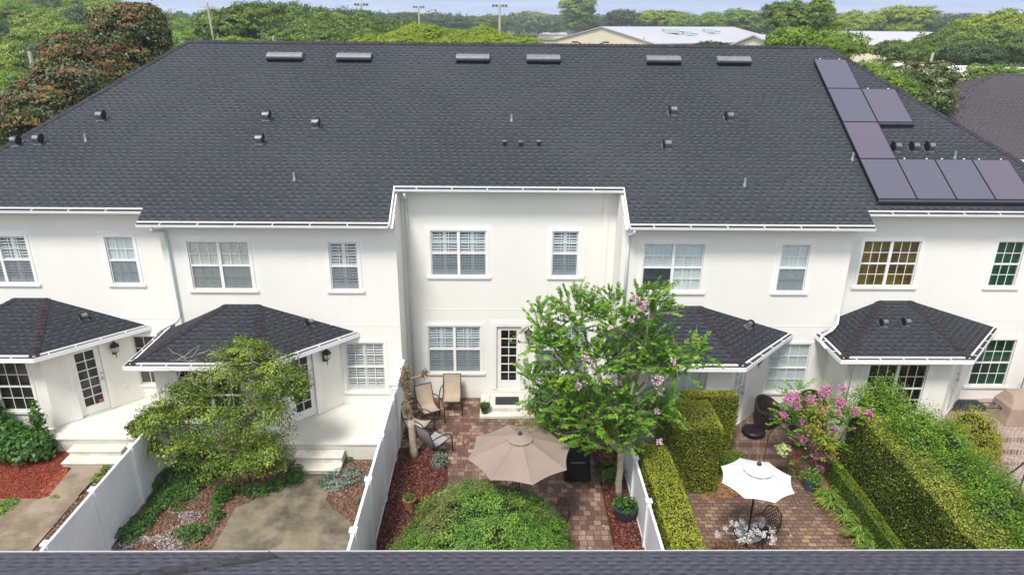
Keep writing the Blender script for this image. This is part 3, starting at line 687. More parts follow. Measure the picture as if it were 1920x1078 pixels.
# ridge and hip caps: overlapping cap shingles
def caps(mb, a, b_, n1, n2, w_=.14, step=.15, t=.02):
    a = Vector(a); b_ = Vector(b_); d = (b_ - a); L = d.length; d /= L
    n1 = Vector(n1).normalized(); n2 = Vector(n2).normalized()
    s1 = n1.cross(d).normalized(); s2 = d.cross(n2).normalized(); up = (n1 + n2).normalized()
    k = 0
    while k * step < L:
        p = a + d * k * step; q = a + d * min(L, (k + 1) * step + .02)
        hi = up * (t + .012); lo = up * (t * .4)
        for s_, n_ in ((s1, n1), (s2, n2)):
            sd_ = s_ * w_; nn = n_ * t
            mb.poly([p + hi, p + sd_ + nn, q + sd_ + nn * .4, q + lo + up * .004])
            mb.poly([p + sd_ + nn, p + sd_ - nn, q + sd_ - nn, q + sd_ + nn * .4])
            mb.poly([p + hi, p, p + sd_ - nn, p + sd_ + nn])
        k += 1
nf = Vector((0, -SL, 1)); nb = Vector((0, SL, 1)); nl = Vector((-SL / HX, 0, 1)); nr = Vector((SL / HX, 0, 1))
cp = MB()
caps(cp, (RXL, RY, RZ), (RXR, RY, RZ), nb, nf, .13); cp.build('ridge_cap', M['cap'], roof)
cp = MB(); caps(cp, (bl, 17.75, ZB), (RXL, RY, RZ), nl, nf, .13); cp.build('ridge_cap', M['cap'], roof); cp = MB(); caps(cp, (br, 17.8, zr(17.8)), (RXR, RY, RZ), nf, nr, .13)
cp.build('ridge_cap', M['cap'], roof)
# eaves: drip edge, fascia + soffit, gutters
for k, (a, b_, ey) in enumerate(EAV):
    wy = units[k][2]; z = zr(ey)
    if k == 0: a = bl
    if k == 4: b_ = br
    e = MB(); e.box((a, ey - .015, z - .022), (b_, ey + .02, z + .010))
    e.box((a + .005, ey, z - .135), (b_ - .005, ey + .02, z - .023)); e.box((a + .005, ey + .02, z - .135), (b_ - .005, wy - .002, z - .12)); e.build('fascia', M['trim'], ROW)
    g = MB(); f0, f1 = ey - .125, ey - .016
    g.box((a + .01, f0, z - .11), (b_ - .01, f0 + .012, z - .054)); g.box((a + .01, f0 + .012, z - .11), (b_ - .01, f1, z - .10))
    g.box((a + .01, f0 - .012, z - .07), (b_ - .01, f0 - .001, z - .052))
    for q in (a + .01, b_ - .022): g.box((q, f0 + .012, z - .099), (q + .012, f1, z - .054))
    x = a + .6
    while x < b_ - .2: g.box((x, f0 + .001, z - .051), (x + .022, f1, z - .026)); x += .95
    go = g.build('gutter', M['gut'], ROW)
    d = MB(); d.box((a + .03, f0 + .014, z - .08), (b_ - .03, f1 - .001, z - .028)); d.build('gutter_debris_shade', M['gutdark'], go)  # dark strip added in the trough for its debris and shadow
# raking trim where the centre roof steps back
for x in (-2.9, 3.3):
    rk = MB()
    s_ = -.0 if x < 0 else 0
    p = [(x + (.0 if x < 0 else -.03), 17.35, zr(17.35)), (x + (.03 if x < 0 else 0), 17.35, zr(17.35)), (x + (.03 if x < 0 else 0), 18.5, zr(18.5)), (x + (.0 if x < 0 else -.03), 18.5, zr(18.5))]
    rk.slab([(q[0], q[1], q[2] + .012) for q in p], .11)
    rk.slab([(x + (.031 if x < 0 else -.031), 17.36, zr(17.36) - .14), (x + (.10 if x < 0 else -.10), 17.36, zr(17.36) - .14), (x + (.10 if x < 0 else -.10), 18.5, zr(18.5) - .14), (x + (.031 if x < 0 else -.031), 18.5, zr(18.5) - .14)], .02)
    rk.build('rake_board', M['trim'], ROW)

# --- downspouts
def spout(pts, mat='gut', r=.042):
    mb = MB(); mb.tube(pts, r, 6); return mb.build('downspout', M[mat], ROW, smooth=True)
spout([(-8.95, 17.28, 5.9), (-8.95, 17.32, 5.78), (-8.80, 17.66, 5.70), (-8.80, 17.68, 5.4), (-8.80, 17.68, 3.25), (-8.86, 17.55, 3.15), (-9.2, 17.3, 3.02), (-9.28, 17.2, 2.95)], 'galv')
spout([(-2.62, 18.42, 6.55), (-2.62, 18.5, 6.42), (-2.64, 18.8, 6.3), (-2.64, 18.83, 6.1), (-2.64, 18.83, .15)], 'galv', .038)
spout([(3.42, 17.28, 5.9), (3.42, 17.34, 5.78), (3.36, 17.66, 5.66), (3.36, 17.68, 5.3), (3.36, 17.68, 3.3)], 'gut')
spout([(9.2, 17.28, 5.9), (9.2, 17.66, 5.6), (9.2, 17.68, 3.6)], 'gut') if False else None

# --- bays
def inset(xl, F):
    xr = xl + 3.33; return xr
for bi, B in enumerate(BAYS):
    xl, F, tip = B['xl'], B['F'], B['tip']; xr = xl + 3.33; yf = F - 1.95; tl, tr = xl + 1.8, xl + 2.64
    A0 = (xl, tip, ZE); A1 = (xl, yf, ZE); A2 = (xr, yf, ZE); A3 = (xr + 1.95, F, ZE); T0 = (tl, F, ZT); T1 = (tr, F, ZT)
    r = MB()
    for pts, e1 in (([A1, A2, T1, T0], Vector((1, 0, 0))), ([A2, A3, T1], Vector((1, 1, 0)).normalized()), ([A0, A1, T0] if tip == F else [A0, A1, T0], Vector((0, -1, 0)))):
        nrm = (Vector(pts[1]) - Vector(pts[0])).cross(Vector(pts[2]) - Vector(pts[0])).normalized(); e2 = nrm.cross(e1).normalized()
        r.poly(pts, uvp(pts, e1, e2, Vector(pts[0]) + Vector((bi * 3.7, 0, 0))))
    br_ = r.build('bay_roof', M['bayshingle'], ROW)
    n_f = (Vector(A2) - Vector(A1)).cross(Vector(T0) - Vector(A1)); n_r = (Vector(A3) - Vector(A2)).cross(Vector(T1) - Vector(A2)); n_l = (Vector(A1) - Vector(A0)).cross(Vector(T0) - Vector(A0))
    c = MB(); caps(c, A1, T0, n_l, n_f, .12, .14); c.build('ridge_cap', M['baycap'], br_); c = MB(); caps(c, A2, T1, n_f, n_r, .12, .14); c.build('ridge_cap', M['baycap'], br_)
    # eave trim + gutter following the edge
    def edge(p, q, out, ext0=0, ext1=0):
        p = Vector(p); q = Vector(q); d = (q - p).normalized(); o_ = Vector(out)
        return lambda u, dd, z: tuple(p + d * u + o_ * dd + Vector((0, 0, z))), (q - p).length
    segs = [(A0, A1, (-1, 0, 0)), (A1, A2, (0, -1, 0)), (A2, A3, (.70711, -.70711, 0))]
    tr_, gu, gd = MB(), MB(), MB()
    k45 = math.tan(R_(22.5))
    def strip(mb, d0, d1, z0, z1, a0=0.0):   # continuous strip offset from eave polygon, mitred
        def off(d):
            return [(xl - d, tip), (xl - d, yf - d), (xr + d * k45, yf - d), (xr + 1.95 + d * k45 + d * .7071 * .0 + d * .29, F - d * .12)]
        a, b_ = off(d0), off(d1)
        for i in range(3):
            q = [(*a[i], z1), (*a[i + 1], z1), (*b_[i + 1], z1), (*b_[i], z1)]; n_ = len(mb.v)
            mb.v += [tuple(x) for x in q] + [(x[0], x[1], z0) for x in q]
            mb.f += [tuple(n_ + t_ for t_ in f_) for f_ in ((0, 1, 2, 3), (7, 6, 5, 4), (0, 4, 5, 1), (2, 6, 7, 3))]
            if i == 0: mb.f.append((n_ + 3, n_ + 7, n_ + 4, n_))
            if i == 2: mb.f.append((n_ + 1, n_ + 5, n_ + 6, n_ + 2))
    strip(tr_, -.03, .012, ZE - .03, ZE + .014); strip(tr_, -.33, -.002, ZE - .13, ZE - .031)
    tr_.build('fascia', M['trim'], br_)
    strip(gu, .115, .128, ZE - .13, ZE - .012); strip(gu, .013, .115, ZE - .13, ZE - .118)
    for (p, q, o_) in segs:
        f_, L = edge(p, q, o_); x = .3
        while x < L - .1: gu.obox(f_, x, x + .02, .013, .115, -.019, -.008); x += .62
    go = gu.build('gutter', M['gut'], br_)
    strip(gd, .014, .114, ZE - .06, ZE - .020); gd.build('gutter_debris_shade', M['gutdark'], br_)  # same dark strip, painting debris and shadow into the bay gutter
    # walls
    wl, wf, wx = xl + .35, yf + .35, xr - .145
    Wl = Wall((wl, F), (wl, wf)); Wf = Wall((wl, wf), (wx, wf)); Wd = Wall((wx, wf), (wx + 1.6, wf + 1.6))
    fz = (.45, .5, .45, .45)[bi]
    B.update(Wf=Wf, Wd=Wd, wl=wl, wf=wf, wx=wx)
    if bi == 0: window(Wf, Wf.L - 2.25, Wf.L - .38, LOB + .05, LO - .03, 2, 3, 'dark', None, blindmat='roomgrey')
    if bi == 1: window(Wf, .6, 2.2, LOB, LO - .02, 2, 3, 'dark', None, blindmat='roomgrey')
    if bi == 2: window(Wf, .62, 2.22, LOB - .15, LO - .02, 2, 3, 'blind', [None, 'screen'])
    if bi == 3: window(Wf, 9.88 - wl, 11.47 - wl, LOB, LO - .05, 2, 3, 'dark', None, blindmat='room')
    du = (.62, .62, .16, .62)[bi]
    if bi < 3: door(Wd, du, du + .80, fz + .02, fz + 2.06, 1 if bi != 3 else -1, bi == 0, 6 if bi != 2 else 5, 'roomgrey' if bi == 0 else 'room', 'blind' if bi == 2 else None)
    else: door(Wd, du, du + .80, fz + .02, fz + 2.0, 1)
    lantern(Wd.P, du + 1.12, 2.2 if bi != 2 else 2.3)
    mb = MB()
    for W in (Wl, Wf, Wd): W.mesh(mb, 0, ZE - .1)
    if bi == 0: mb.box((wl + .01, wf - .03, 0), (wx, wf - .001, .42)); mb.obox(Wd.P, 1.75, 1.86, 0, .04, 1.0, 1.1)
    mb.build('bay_wall', M['stucco'], ROW)
# small downspouts under the bay gutters
spout([(5.35, 15.85, 2.62), (5.3, 15.98, 2.58), (5.22, 16.1, 2.5), (5.22, 16.12, .5)], 'galv', .03)
spout([(9.5, 16.3, 2.62), (9.42, 16.42, 2.58), (9.38, 16.55, 2.5), (9.38, 16.56, .6)], 'gut', .03)
# U5: gutter pipe sweeping down round the bay roof corner
spout([(9.32, 17.73, 3.45), (9.33, 17.66, 3.32), (9.28, 17.55, 3.17), (9.12, 17.45, 3.02), (8.82, 17.35, 2.9), (8.74, 17.25, 2.78), (8.76, 16.9, 2.72)], 'gut', .04)

# --- roof fittings
def on_roof(px, py):
    d = ray(px, py); t = C0 - CAMZ; t = (C0 - CAMZ) / (d[2] - SL * d[1]); p = d * t; return Vector((p[0], p[1], p[2] + CAMZ))
upn = Vector((0, -SL, 1)).normalized(); evv = Vector((0, 1, SL)).normalized()
def RP(c):   # roof frame: u along x, d out of roof, z up the slope
    return lambda u, d, z: tuple(c + Vector((1, 0, 0)) * u + upn * d + evv * z)
for (a, b_) in ((504, 570), (634, 698), (856, 918), (987, 1049), (1209, 1272), (1339, 1401)):
    xa, xb = on_roof(a, 106).x, on_roof(b_, 106).x; c = Vector(((xa + xb) / 2, 23.5, zr(23.5))); P = RP(c); h = (xb - xa) / 2
    v = MB(); prof = [(-.20, .09), (-.19, .155), (-.10, .175), (.05, .15), (.20, .06), (.26, .012)]
    for (z0, d0), (z1, d1) in zip(prof, prof[1:]): v.poly([P(-h, d0, z0), P(h, d0, z0), P(h, d1, z1), P(-h, d1, z1)])
    for s_ in (-h, h): v.poly([P(s_, d_, z_) for z_, d_ in prof] + [P(s_, .012, -.12)])
    v.poly([P(-h, .01, -.12), P(h, .01, -.12), P(h, .088, -.199), P(-h, .088, -.199)])
    o = v.build('ridge_vent', M['ventlight'], ROW)
    s_ = MB(); s_.obox(P, -h + .01, h - .01, .008, .11, -.25, -.203); s_.build('vent_screen', M['black'], o)
def goose(px, py, side, small=1.0, base=None, frame=None):
    c = on_roof(px, py) if base is None else base; P = RP(c) if frame is None else frame(c); s = small
    v = MB(); v.obox(P, -.13 * s, .13 * s, .003, .012, -.13 * s, .13 * s)
    a, b_ = (-.11 * s, .07 * s)
    if side < 0: a, b_ = -.07 * s, .11 * s
    n = 9; ring = [(math.cos(math.pi * k / (n - 1)) * .085 * s, .03 + .11 * s + math.sin(math.pi * k / (n - 1)) * .085 * s) for k in range(n)]
    prof = [(.085 * s, .01)] + ring + [(-.085 * s, .01)]
    for (z0, d0), (z1, d1) in zip(prof, prof[1:]): v.poly([P(a, d0, z0), P(b_, d0, z0), P(b_, d1, z1), P(a, d1, z1)])
    v.poly([P(a, d, z) for z, d in prof]); o = v.build('roof_vent', M['ventmetal'], ROW)
    m = MB(); e = b_ if side > 0 else a
    e += .002 * side; m.tube([P(e, .14 * s, 0), P(e + .035 * side, .14 * s, 0)], .135 * s, 16)
    m.build('vent_mouth', M['black'], o)
for (x, y) in ((33, 270), (75, 267), (192, 223), (502, 223), (594, 237), (489, 267)): goose(x, y, 1)
for (x, y) in ((1260, 213), (1365, 224), (1249, 276), (1677, 281), (1711, 281), (1740, 281)): goose(x, y, -1)
def pipe(px, py, h=.22, r=.035, mat='lead'):
    c = on_roof(px, py); v = MB(); v.lathe([(r * 1.7, -.03), (r * 1.15, .06), (r, .07), (r, h)], tuple(c), 10)
    v.build('vent_pipe', M[mat], ROW)
for (x, y) in ((161, 264), (552, 337), (959, 227), (1396, 348), (1598, 300), (1790, 297)): pipe(x, y, .2, .03)
for (x, y) in ((946, 272), (976, 273), (1010, 272)):
    c = on_roof(x, y); v = MB(); v.lathe([(.055, -.02), (.055, .09)], tuple(c), 10); o = v.build('vent_pipe', M['black'], ROW); v = MB(); v.lathe([(.07, .091), (.07, .12), (.05, .13)], tuple(c), 10); v.build('pipe_cap', M['ventlight'], o)  # stem coloured black to paint in the shadow below each cap
# vents on bay roofs
def bayframe(bi, which):
    B = BAYS[bi]; xl, F = B['xl'], B['F']; yf = F - 1.95; xr = xl + 3.33
    if which == 'f': nrm = Vector((0, -(ZT - ZE), 1.95)).normalized(); e1 = Vector((1, 0, 0))
    else:
        a, b_, c = Vector((xr, yf, ZE)), Vector((xr + 1.95, F, ZE)), Vector((xl + 2.64, F, ZT)); nrm = (b_ - a).cross(c - a).normalized(); e1 = (b_ - a).normalized()
    e2 = nrm.cross(e1).normalized()
    return nrm, e1, e2
def bayvent(bi, which, px, py, side):
    nrm, e1, e2 = bayframe(bi, which); B = BAYS[bi]; p0 = Vector((B['xl'] + 3.33, B['F'] - 1.95, ZE))
    d = Vector(ray(px, py)); t = (p0 - Vector((0, 0, CAMZ))).dot(nrm) / d.dot(nrm); c = Vector((0, 0, CAMZ)) + d * t
    goose(0, 0, side, .8, base=c, frame=lambda c_: (lambda u, dd, z: tuple(c_ + e1 * u + nrm * dd + e2 * z)))
bayvent(0, 'r', 157, 598, -1); bayvent(1, 'r', 580, 609, -1); bayvent(2, 'r', 1402, 613, 1); bayvent(3, 'f', 1655, 609, -1); bayvent(3, 'f', 1697, 608, -1)

# solar panels
M['solar'] = None
def solar():
    m, nt, b, o = newmat('solar cells'); n = N(nt); c = n.coord()
    x, y, z = n.sep(c)
    g = n.joint(n.math('FRACT', n.math('DIVIDE', x, .165)), n.math('FRACT', n.math('DIVIDE', y, .14)), .025, .03)
    oi = nt.nodes.new('ShaderNodeObjectInfo')
    base = n.mix(n.math('ADD', n.math('MULTIPLY', oi.outputs['Random'], .6), n.math('MULTIPLY', n.noise(c, .8, 2), .4)), (.072, .080, .115), (.112, .080, .100))
    base = n.mix(n.math('MULTIPLY', g, .25), base, (.15, .15, .19))
    n.link(base, b.inputs['Base Color']); b.inputs['Roughness'].default_value = .22; b.inputs['Specular IOR Level'].default_value = .6
    b.inputs['Coat Weight'].default_value = .6; b.inputs['Coat Roughness'].default_value = .12
    return m
M['solar'] = solar()
PX = [9.97, 11.02, 12.08, 13.13, 14.18]; PY = [23.48, 22.17, 20.8, 19.43, 18.07]
cellsP = [(0, 0), (0, 1), (1, 1), (0, 2), (0, 3), (1, 3), (2, 3), (3, 3)]
for (i, j) in cellsP:
    x0, x1 = PX[i] + .006, PX[i + 1] - .006; y1, y0 = PY[j], PY[j + 1]
    c = Vector(((x0 + x1) / 2, (y0 + y1) / 2, zr((y0 + y1) / 2))); P = RP(c); hx_ = (x1 - x0) / 2; hz = (y1 - y0) / 2 * math.sqrt(1 + SL * SL) - .006
    f = MB(); d0, d1 = .09, .135; e = .018
    for (a, b_, lo, hi) in ((-hx_, -hx_ + e, -hz, hz), (hx_ - e, hx_, -hz, hz), (-hx_ + e, hx_ - e, -hz, -hz + e), (-hx_ + e, hx_ - e, hz - e, hz)): f.obox(P, a, b_, d0, d1, lo, hi)
    f.obox(P, -hx_ * .6, -hx_ * .6 + .04, 0, d0, -hz * .7, hz * .7); f.obox(P, hx_ * .6, hx_ * .6 + .04, 0, d0, -hz * .7, hz * .7)
    o = f.build('solar_panel', M['black'], ROW)
    g = MB(); g.obox(P, -hx_ + e, hx_ - e, d1 - .012, d1 - .002, -hz + e, hz - e); g.build('cell_sheet', M['solar'], o)
    if (i, j) in ((0, 0), (1, 1), (1, 3), (2, 3), (3, 3)):
        k = MB()
        for u in (-hx_ * .6, hx_ * .6): k.obox(P, u, u + .04, .0, .12, hz + .005, hz + .05)
        k.build('rail_end', M['gut'], o)
for (a, b_, y0) in ((PX[1] + .01, PX[2], PY[2]), (PX[0], PX[4], PY[4])):
    c = Vector(((a + b_) / 2, y0, zr(y0))); s_ = MB(); s_.obox(RP(c), -(b_ - a) / 2, (b_ - a) / 2, .02, .135, -.10, -.012); s_.build('panel_skirt', M['potgrey'], ROW, bevel=.01)

# porches and steps
def steps(nm, x0, x1, ys, zs, back, mat):
    for k in range(len(ys)):
        mb = MB(); yb = back if k == 0 else ys[k - 1] + .02
        if k == 0: continue
        mb.box((x0, ys[k], 0), (x1, ys[k - 1], zs[k] - .04)); mb.box((x0 - .02, ys[k] - .03, zs[k] - .04), (x1 + .02, ys[k - 1], zs[k])); mb.build(nm, M[mat], ROW, bevel=.008)
p = MB(); p.prism([(BAYS[0]['wx'] + .02, BAYS[0]['wf'] + .0), (-11.9, 16.03), (-8.7, 16.03), (-8.7, 18.15), (BAYS[0]['wx'] + 1.62, 18.15)], 0, .41)
p.prism([(BAYS[0]['wx'] + .02, BAYS[0]['wf'] - .02), (-11.95, 16.0), (-8.7, 16.0), (-8.7, 18.14), (BAYS[0]['wx'] + 1.6, 18.14)], .411, .45); p.build('porch', M['porch'], ROW)
steps('step', -11.32, -9.95, [16.0, 15.68, 15.36], [.45, .30, .15], 16.0, 'step')
p = MB(); wx, wf = BAYS[1]['wx'], BAYS[1]['wf']
p.prism([(wx + .01, wf - .02), (-6.2, 15.72), (-2.97, 15.72), (-2.97, 17.74), (wx + 1.6, 17.74)], 0, .455); p.prism([(wx + .01, wf - .03), (-6.2, 15.69), (-2.97, 15.69), (-2.97, 17.73), (wx + 1.6, 17.73)], .456, .5); p.build('porch', M['porch'], ROW)
steps('step', -5.32, -4.12, [15.69, 15.36, 15.04], [.5, .33, .17], 15.7, 'step')
s_ = MB(); s_.box((-.62, 17.70, 0), (1.0, 18.88, .12)); s_.build('step', M['step'], ROW, bevel=.01)
s_ = MB(); s_.box((-.34, 17.98, .121), (.72, 18.87, .23)); s_.build('step', M['step'], ROW, bevel=.01)
s_ = MB(); s_.box((-.60, 18.3, .121), (-.35, 18.87, .20)); s_.build('step', M['step'], ROW)
l4 = MB(); l4.prism([(5.6, 15.85), (8.6, 15.85), (8.95, 16.5), (8.95, 17.74), (7.6, 17.74), (6.05, 16.15)], 0, .45); l4.build('brick_landing', M['paver4b'], ROW)
for k, (y, z) in enumerate(((15.52, .3), (15.19, .15))):
    s_ = MB(); s_.box((5.9, y, 0), (8.5, y + .33, z)); s_.build('step', M['paver4b'], ROW)
l5 = MB(); l5.prism([(9.6, 16.1), (16.4, 16.1), (16.4, 18.19), (13.7, 18.19), (12.1, 16.55)], 0, .45); l5.build('brick_landing', M['paver5'], ROW)
for k, (y, z) in enumerate(((15.75, .3), (15.4, .15))):
    s_ = MB(); s_.box((10.5, y, 0), (16.4, y + .35, z)); s_.build('step', M['paver5'], ROW)
# white motion sensor over the middle door
s_ = MB(); s_.obox(U3.P, U3.u(.80), U3.u(.88), 0, .07, 3.02, 3.09); s_.build('sensor', M['trim'], ROW)

# ================================================================== OTHER BUILDINGS
# neighbouring house, upper right
NB = thing('neighbour_house', (26, 33, 0), 'house with a grey brown shingle hip roof beyond the right end of the long roof', 'house')
Pk = Vector((24.3, 35.8, CAMZ - 2.29)); Al = Vector((16.84, 31.4, 5.38)); du_ = Vector((1, -.15, 0)).normalized(); bk = Vector((.15, 1, 0)).normalized()
P2 = Pk + du_ * 12; Ar = Al + du_ * 30; Bl = Al + bk * 10.4; Br = Ar + bk * 10.4
r = MB()
for pts, e1 in (([Al, Ar, P2, Pk], du_), ([Bl, Al, Pk], -bk), ([Ar, Br, P2], bk), ([Br, Bl, Pk, P2], -du_)):
    nrm = (pts[1] - pts[0]).cross(pts[2] - pts[0]).normalized(); e2 = nrm.cross(e1).normalized(); r.poly([tuple(q) for q in pts], uvp(pts, e1, e2, pts[0]))
nr_ = r.build('roof', M['brownshingle'], NB)
c = MB(); nfr = (Ar - Al).cross(Pk - Al); nlf = (Al - Bl).cross(Pk - Bl); caps(c, Al, Pk, nlf, nfr, .13); caps(c, Pk, P2, Vector((0, .6, 1)), nfr, .13); c.build('ridge_cap', M['forecap'], nr_)
wmb = MB(); ins = .4
q = [Al + du_ * ins + bk * ins, Ar - du_ * ins + bk * ins, Br - du_ * ins - bk * ins, Bl + du_ * ins - bk * ins]
wmb.prism([(v.x, v.y) for v in q], 0, 5.3); wmb.build('wall', M['stucco'], NB)
fa = MB()
fa.slab([Al + Vector((0, 0, -.02)) - bk * .1, Ar + Vector((0, 0, -.02)) - bk * .1, Ar + bk * .02 + Vector((0, 0, -.02)), Al + bk * .02 + Vector((0, 0, -.02))], .13); fa.build('gutter', M['gut'], NB)
# foreground house roof
FG = thing('near_house', (0, 0, 0), 'near house whose mauve grey shingle roof edge crosses the foot of the picture', 'house')
ey, ez, fs = 5.5, 6.03, .54
r = MB(); pts = [(30, ey + .02, ez), (-30, ey - .02, ez), (-30, -1, ez + fs * (ey + 1)), (30, -1, ez + fs * (ey + 1))]
r.poly(pts, uvp(pts, Vector((-1, 0, 0)), Vector((0, -1, fs)).normalized(), Vector(pts[0])))
pts2 = [(-30, -7.5, ez), (30, -7.5, ez), (30, -1, ez + fs * 6.5), (-30, -1, ez + fs * 6.5)]
r.poly(pts2, uvp(pts2, Vector((1, 0, 0)), Vector((0, 1, fs)).normalized(), Vector(pts2[0])))
fr_ = r.build('roof', M['foreshingle'], FG)
def fz_(x, y): return Vector((x, y, ez + fs * (ey - y)))
c = MB(); nn = Vector((0, fs, 1)); ha = fz_(-2.16, 5.36); hb = fz_(-4.2, 3.95)
caps(c, hb, ha, nn + Vector((.25, .12, 0)), nn - Vector((.25, .12, 0)), .10, .16, .03); c.build('ridge_cap', M['forecap'], fr_)
g = MB(); g.box((-30, ey + .021, ez - .14), (30, ey + .033, ez - .012)); g.build('drip_edge', M['drip'], FG)
w_ = MB(); w_.box((-29.5, -7, 0), (29.5, ey - .35, ez - .15)); w_.build('wall', M['stucco'], FG)

# school buildings
def gable(name, label, a, b_, c_, hw, he, hr, wallm='schoolwall', roofm='schoolroof', over=.5, cat='building', extra=None):
    """a,b_ = ends of the ridge on plan; he eave height, hr ridge height, hw half width"""
    a = Vector((a[0], a[1], 0)); b_ = Vector((b_[0], b_[1], 0)); d = (b_ - a).normalized(); n_ = Vector((-d.y, d.x, 0)); t = thing(name, tuple(a), label, cat)
    w_ = MB(); z = Vector((0, 0, 1))
    for s_ in (a, b_): w_.poly([s_ - n_ * hw, s_ + n_ * hw, s_ + n_ * hw + z * he, s_ + z * hr, s_ - n_ * hw + z * he])
    for s_ in (-1, 1): w_.poly([a + n_ * hw * s_, b_ + n_ * hw * s_, b_ + n_ * hw * s_ + z * he, a + n_ * hw * s_ + z * he])
    w_.build('wall', M[wallm], t)
    r_ = MB(); sl_ = (hr - he) / hw
    for s_ in (-1, 1):
        e0 = a - d * over + n_ * (hw + over) * s_ + z * (he - sl_ * over + .1); e1 = b_ + d * over + n_ * (hw + over) * s_ + z * (he - sl_ * over + .1)
        r_.slab([e0, e1, b_ + d * over + z * (hr + .1), a - d * over + z * (hr + .1)], .25)
    ro = r_.build('roof', M[roofm], t)
    return t, ro, (a, b_, d, n_, sl_)
t, ro, (a, b_, d, n_, sl_) = gable('school_hall', 'large cream hall with pale grey low pitched metal roof beyond the ridge', (28.5, 212), (77, 249), 0, 20, 5.3, 9.2)
for (u, s_, k) in ((20, 8, 2.2), (24, 11, 1.2), (38, 8, 1.6)):
    h = MB(); p_ = a + d * u - n_ * s_; zz = 9.2 - sl_ * s_; h.box((p_.x - k, p_.y - k, zz), (p_.x + k, p_.y + k, zz + 1.1)); h.tube([(p_.x + k, p_.y, zz + .6), (p_.x + k + 2, p_.y, zz + .5)], .35, 6)
    h.build('rooftop_unit', M['hvac'], t)
gable('school_wing', 'small cream gabled wing with grey roof right of the large hall', (45.5, 133), (64, 145), 0, 5, 6.9, 8.7)
gable('school_block', 'long cream block with a white roof behind the trees at the right', (80, 178), (104, 172), 0, 7, 6.4, 9.0)
gable('white_roofed_shed', 'long low building with a white roof seen through the trees at the right', (38, 70), (54, 62), 0, 5, 5.7, 7.2, roofm='gut')
gable('field_shelter', 'low grey roofed shelter in front of the large hall gable', (15.5, 150), (26, 150), 0, 5, 4.0, 5.6)
gable('field_barn', 'far low pale building at the edge of the mown field', (22, 470), (40, 472), 0, 4, 2.4, 3.4) 
sheet('sports_field', [(-60, 290), (75, 290), (75, 485), (-60, 485)], .05, 'field')
# ================================================================== FENCES AND WALLS
def fence(name, x, ys, top, label, z0=0.0):
    t = thing(name, (x, ys[-1], z0), label, 'fence', 'white vinyl fences between the yards')
    for y in ys:
        p = MB(); p.box((x - .06, y - .06, z0), (x + .06, y + .06, top + .03)); po = p.build('post', M['vinyl'], t, bevel=.006)
        c = MB(); c.box((x - .075, y - .075, top + .031), (x + .075, y + .075, top + .055))
        c.poly([(x - .07, y - .07, top + .056), (x + .07, y - .07, top + .056), (x, y, top + .09)]); c.poly([(x + .07, y - .07, top + .056), (x + .07, y + .07, top + .056), (x, y, top + .09)])
        c.poly([(x + .07, y + .07, top + .056), (x - .07, y + .07, top + .056), (x, y, top + .09)]); c.poly([(x - .07, y + .07, top + .056), (x - .07, y - .07, top + .056), (x, y, top + .09)])
        c.build('post_cap', M['vinyl'], po)
    for a, b_ in zip(ys, ys[1:]):
        lo, hi = min(a, b_) + .06, max(a, b_) - .06
        p = MB(); n_ = int((hi - lo) / .15); st = (hi - lo) / n_
        for k in range(n_): p.box((x - .018, lo + k * st + .002, z0 + .12), (x + .018, lo + (k + 1) * st - .002, top - .08))
        p.build('panel', M['vinyl'], t)
        r = MB(); r.box((x - .03, lo, top - .079), (x + .03, hi, top)); r.build('rail', M['vinyl'], t, bevel=.004); r = MB(); r.box((x - .03, lo, z0 + .03), (x + .03, hi, z0 + .119)); r.build('rail', M['vinyl'], t, bevel=.004)
fence('yard_fence', -8.57, [16.15, 15.55, 13.92, 12.3, 10.68, 9.05, 7.4, 5.9], 1.6, 'white vinyl fence beside the red mulch yard, leftmost of the fences')
fence('yard_fence', -2.79, [16.2, 15.62, 13.97, 12.33, 10.76, 9.1, 7.5, 5.9], 1.83, 'white vinyl fence between the dark slab and the paver patio')
fence('yard_fence', 3.2, [16.9, 15.6, 14.0, 12.4, 10.8, 9.2, 7.6, 5.9], 1.22, 'white vinyl fence half covered by the long clipped hedge')
w_ = MB(); w_.box((-2.955, 16.3, 0), (-2.745, 17.74, 1.90)); wo = w_.build('wing_wall', M['stucco']); tag(wo, 'short white stucco wing wall running from the house to the middle fence', 'wall')
w_ = MB(); w_.box((-2.985, 16.27, 1.901), (-2.715, 17.739, 1.95)); w_.build('coping', M['trim'], wo, bevel=.008)

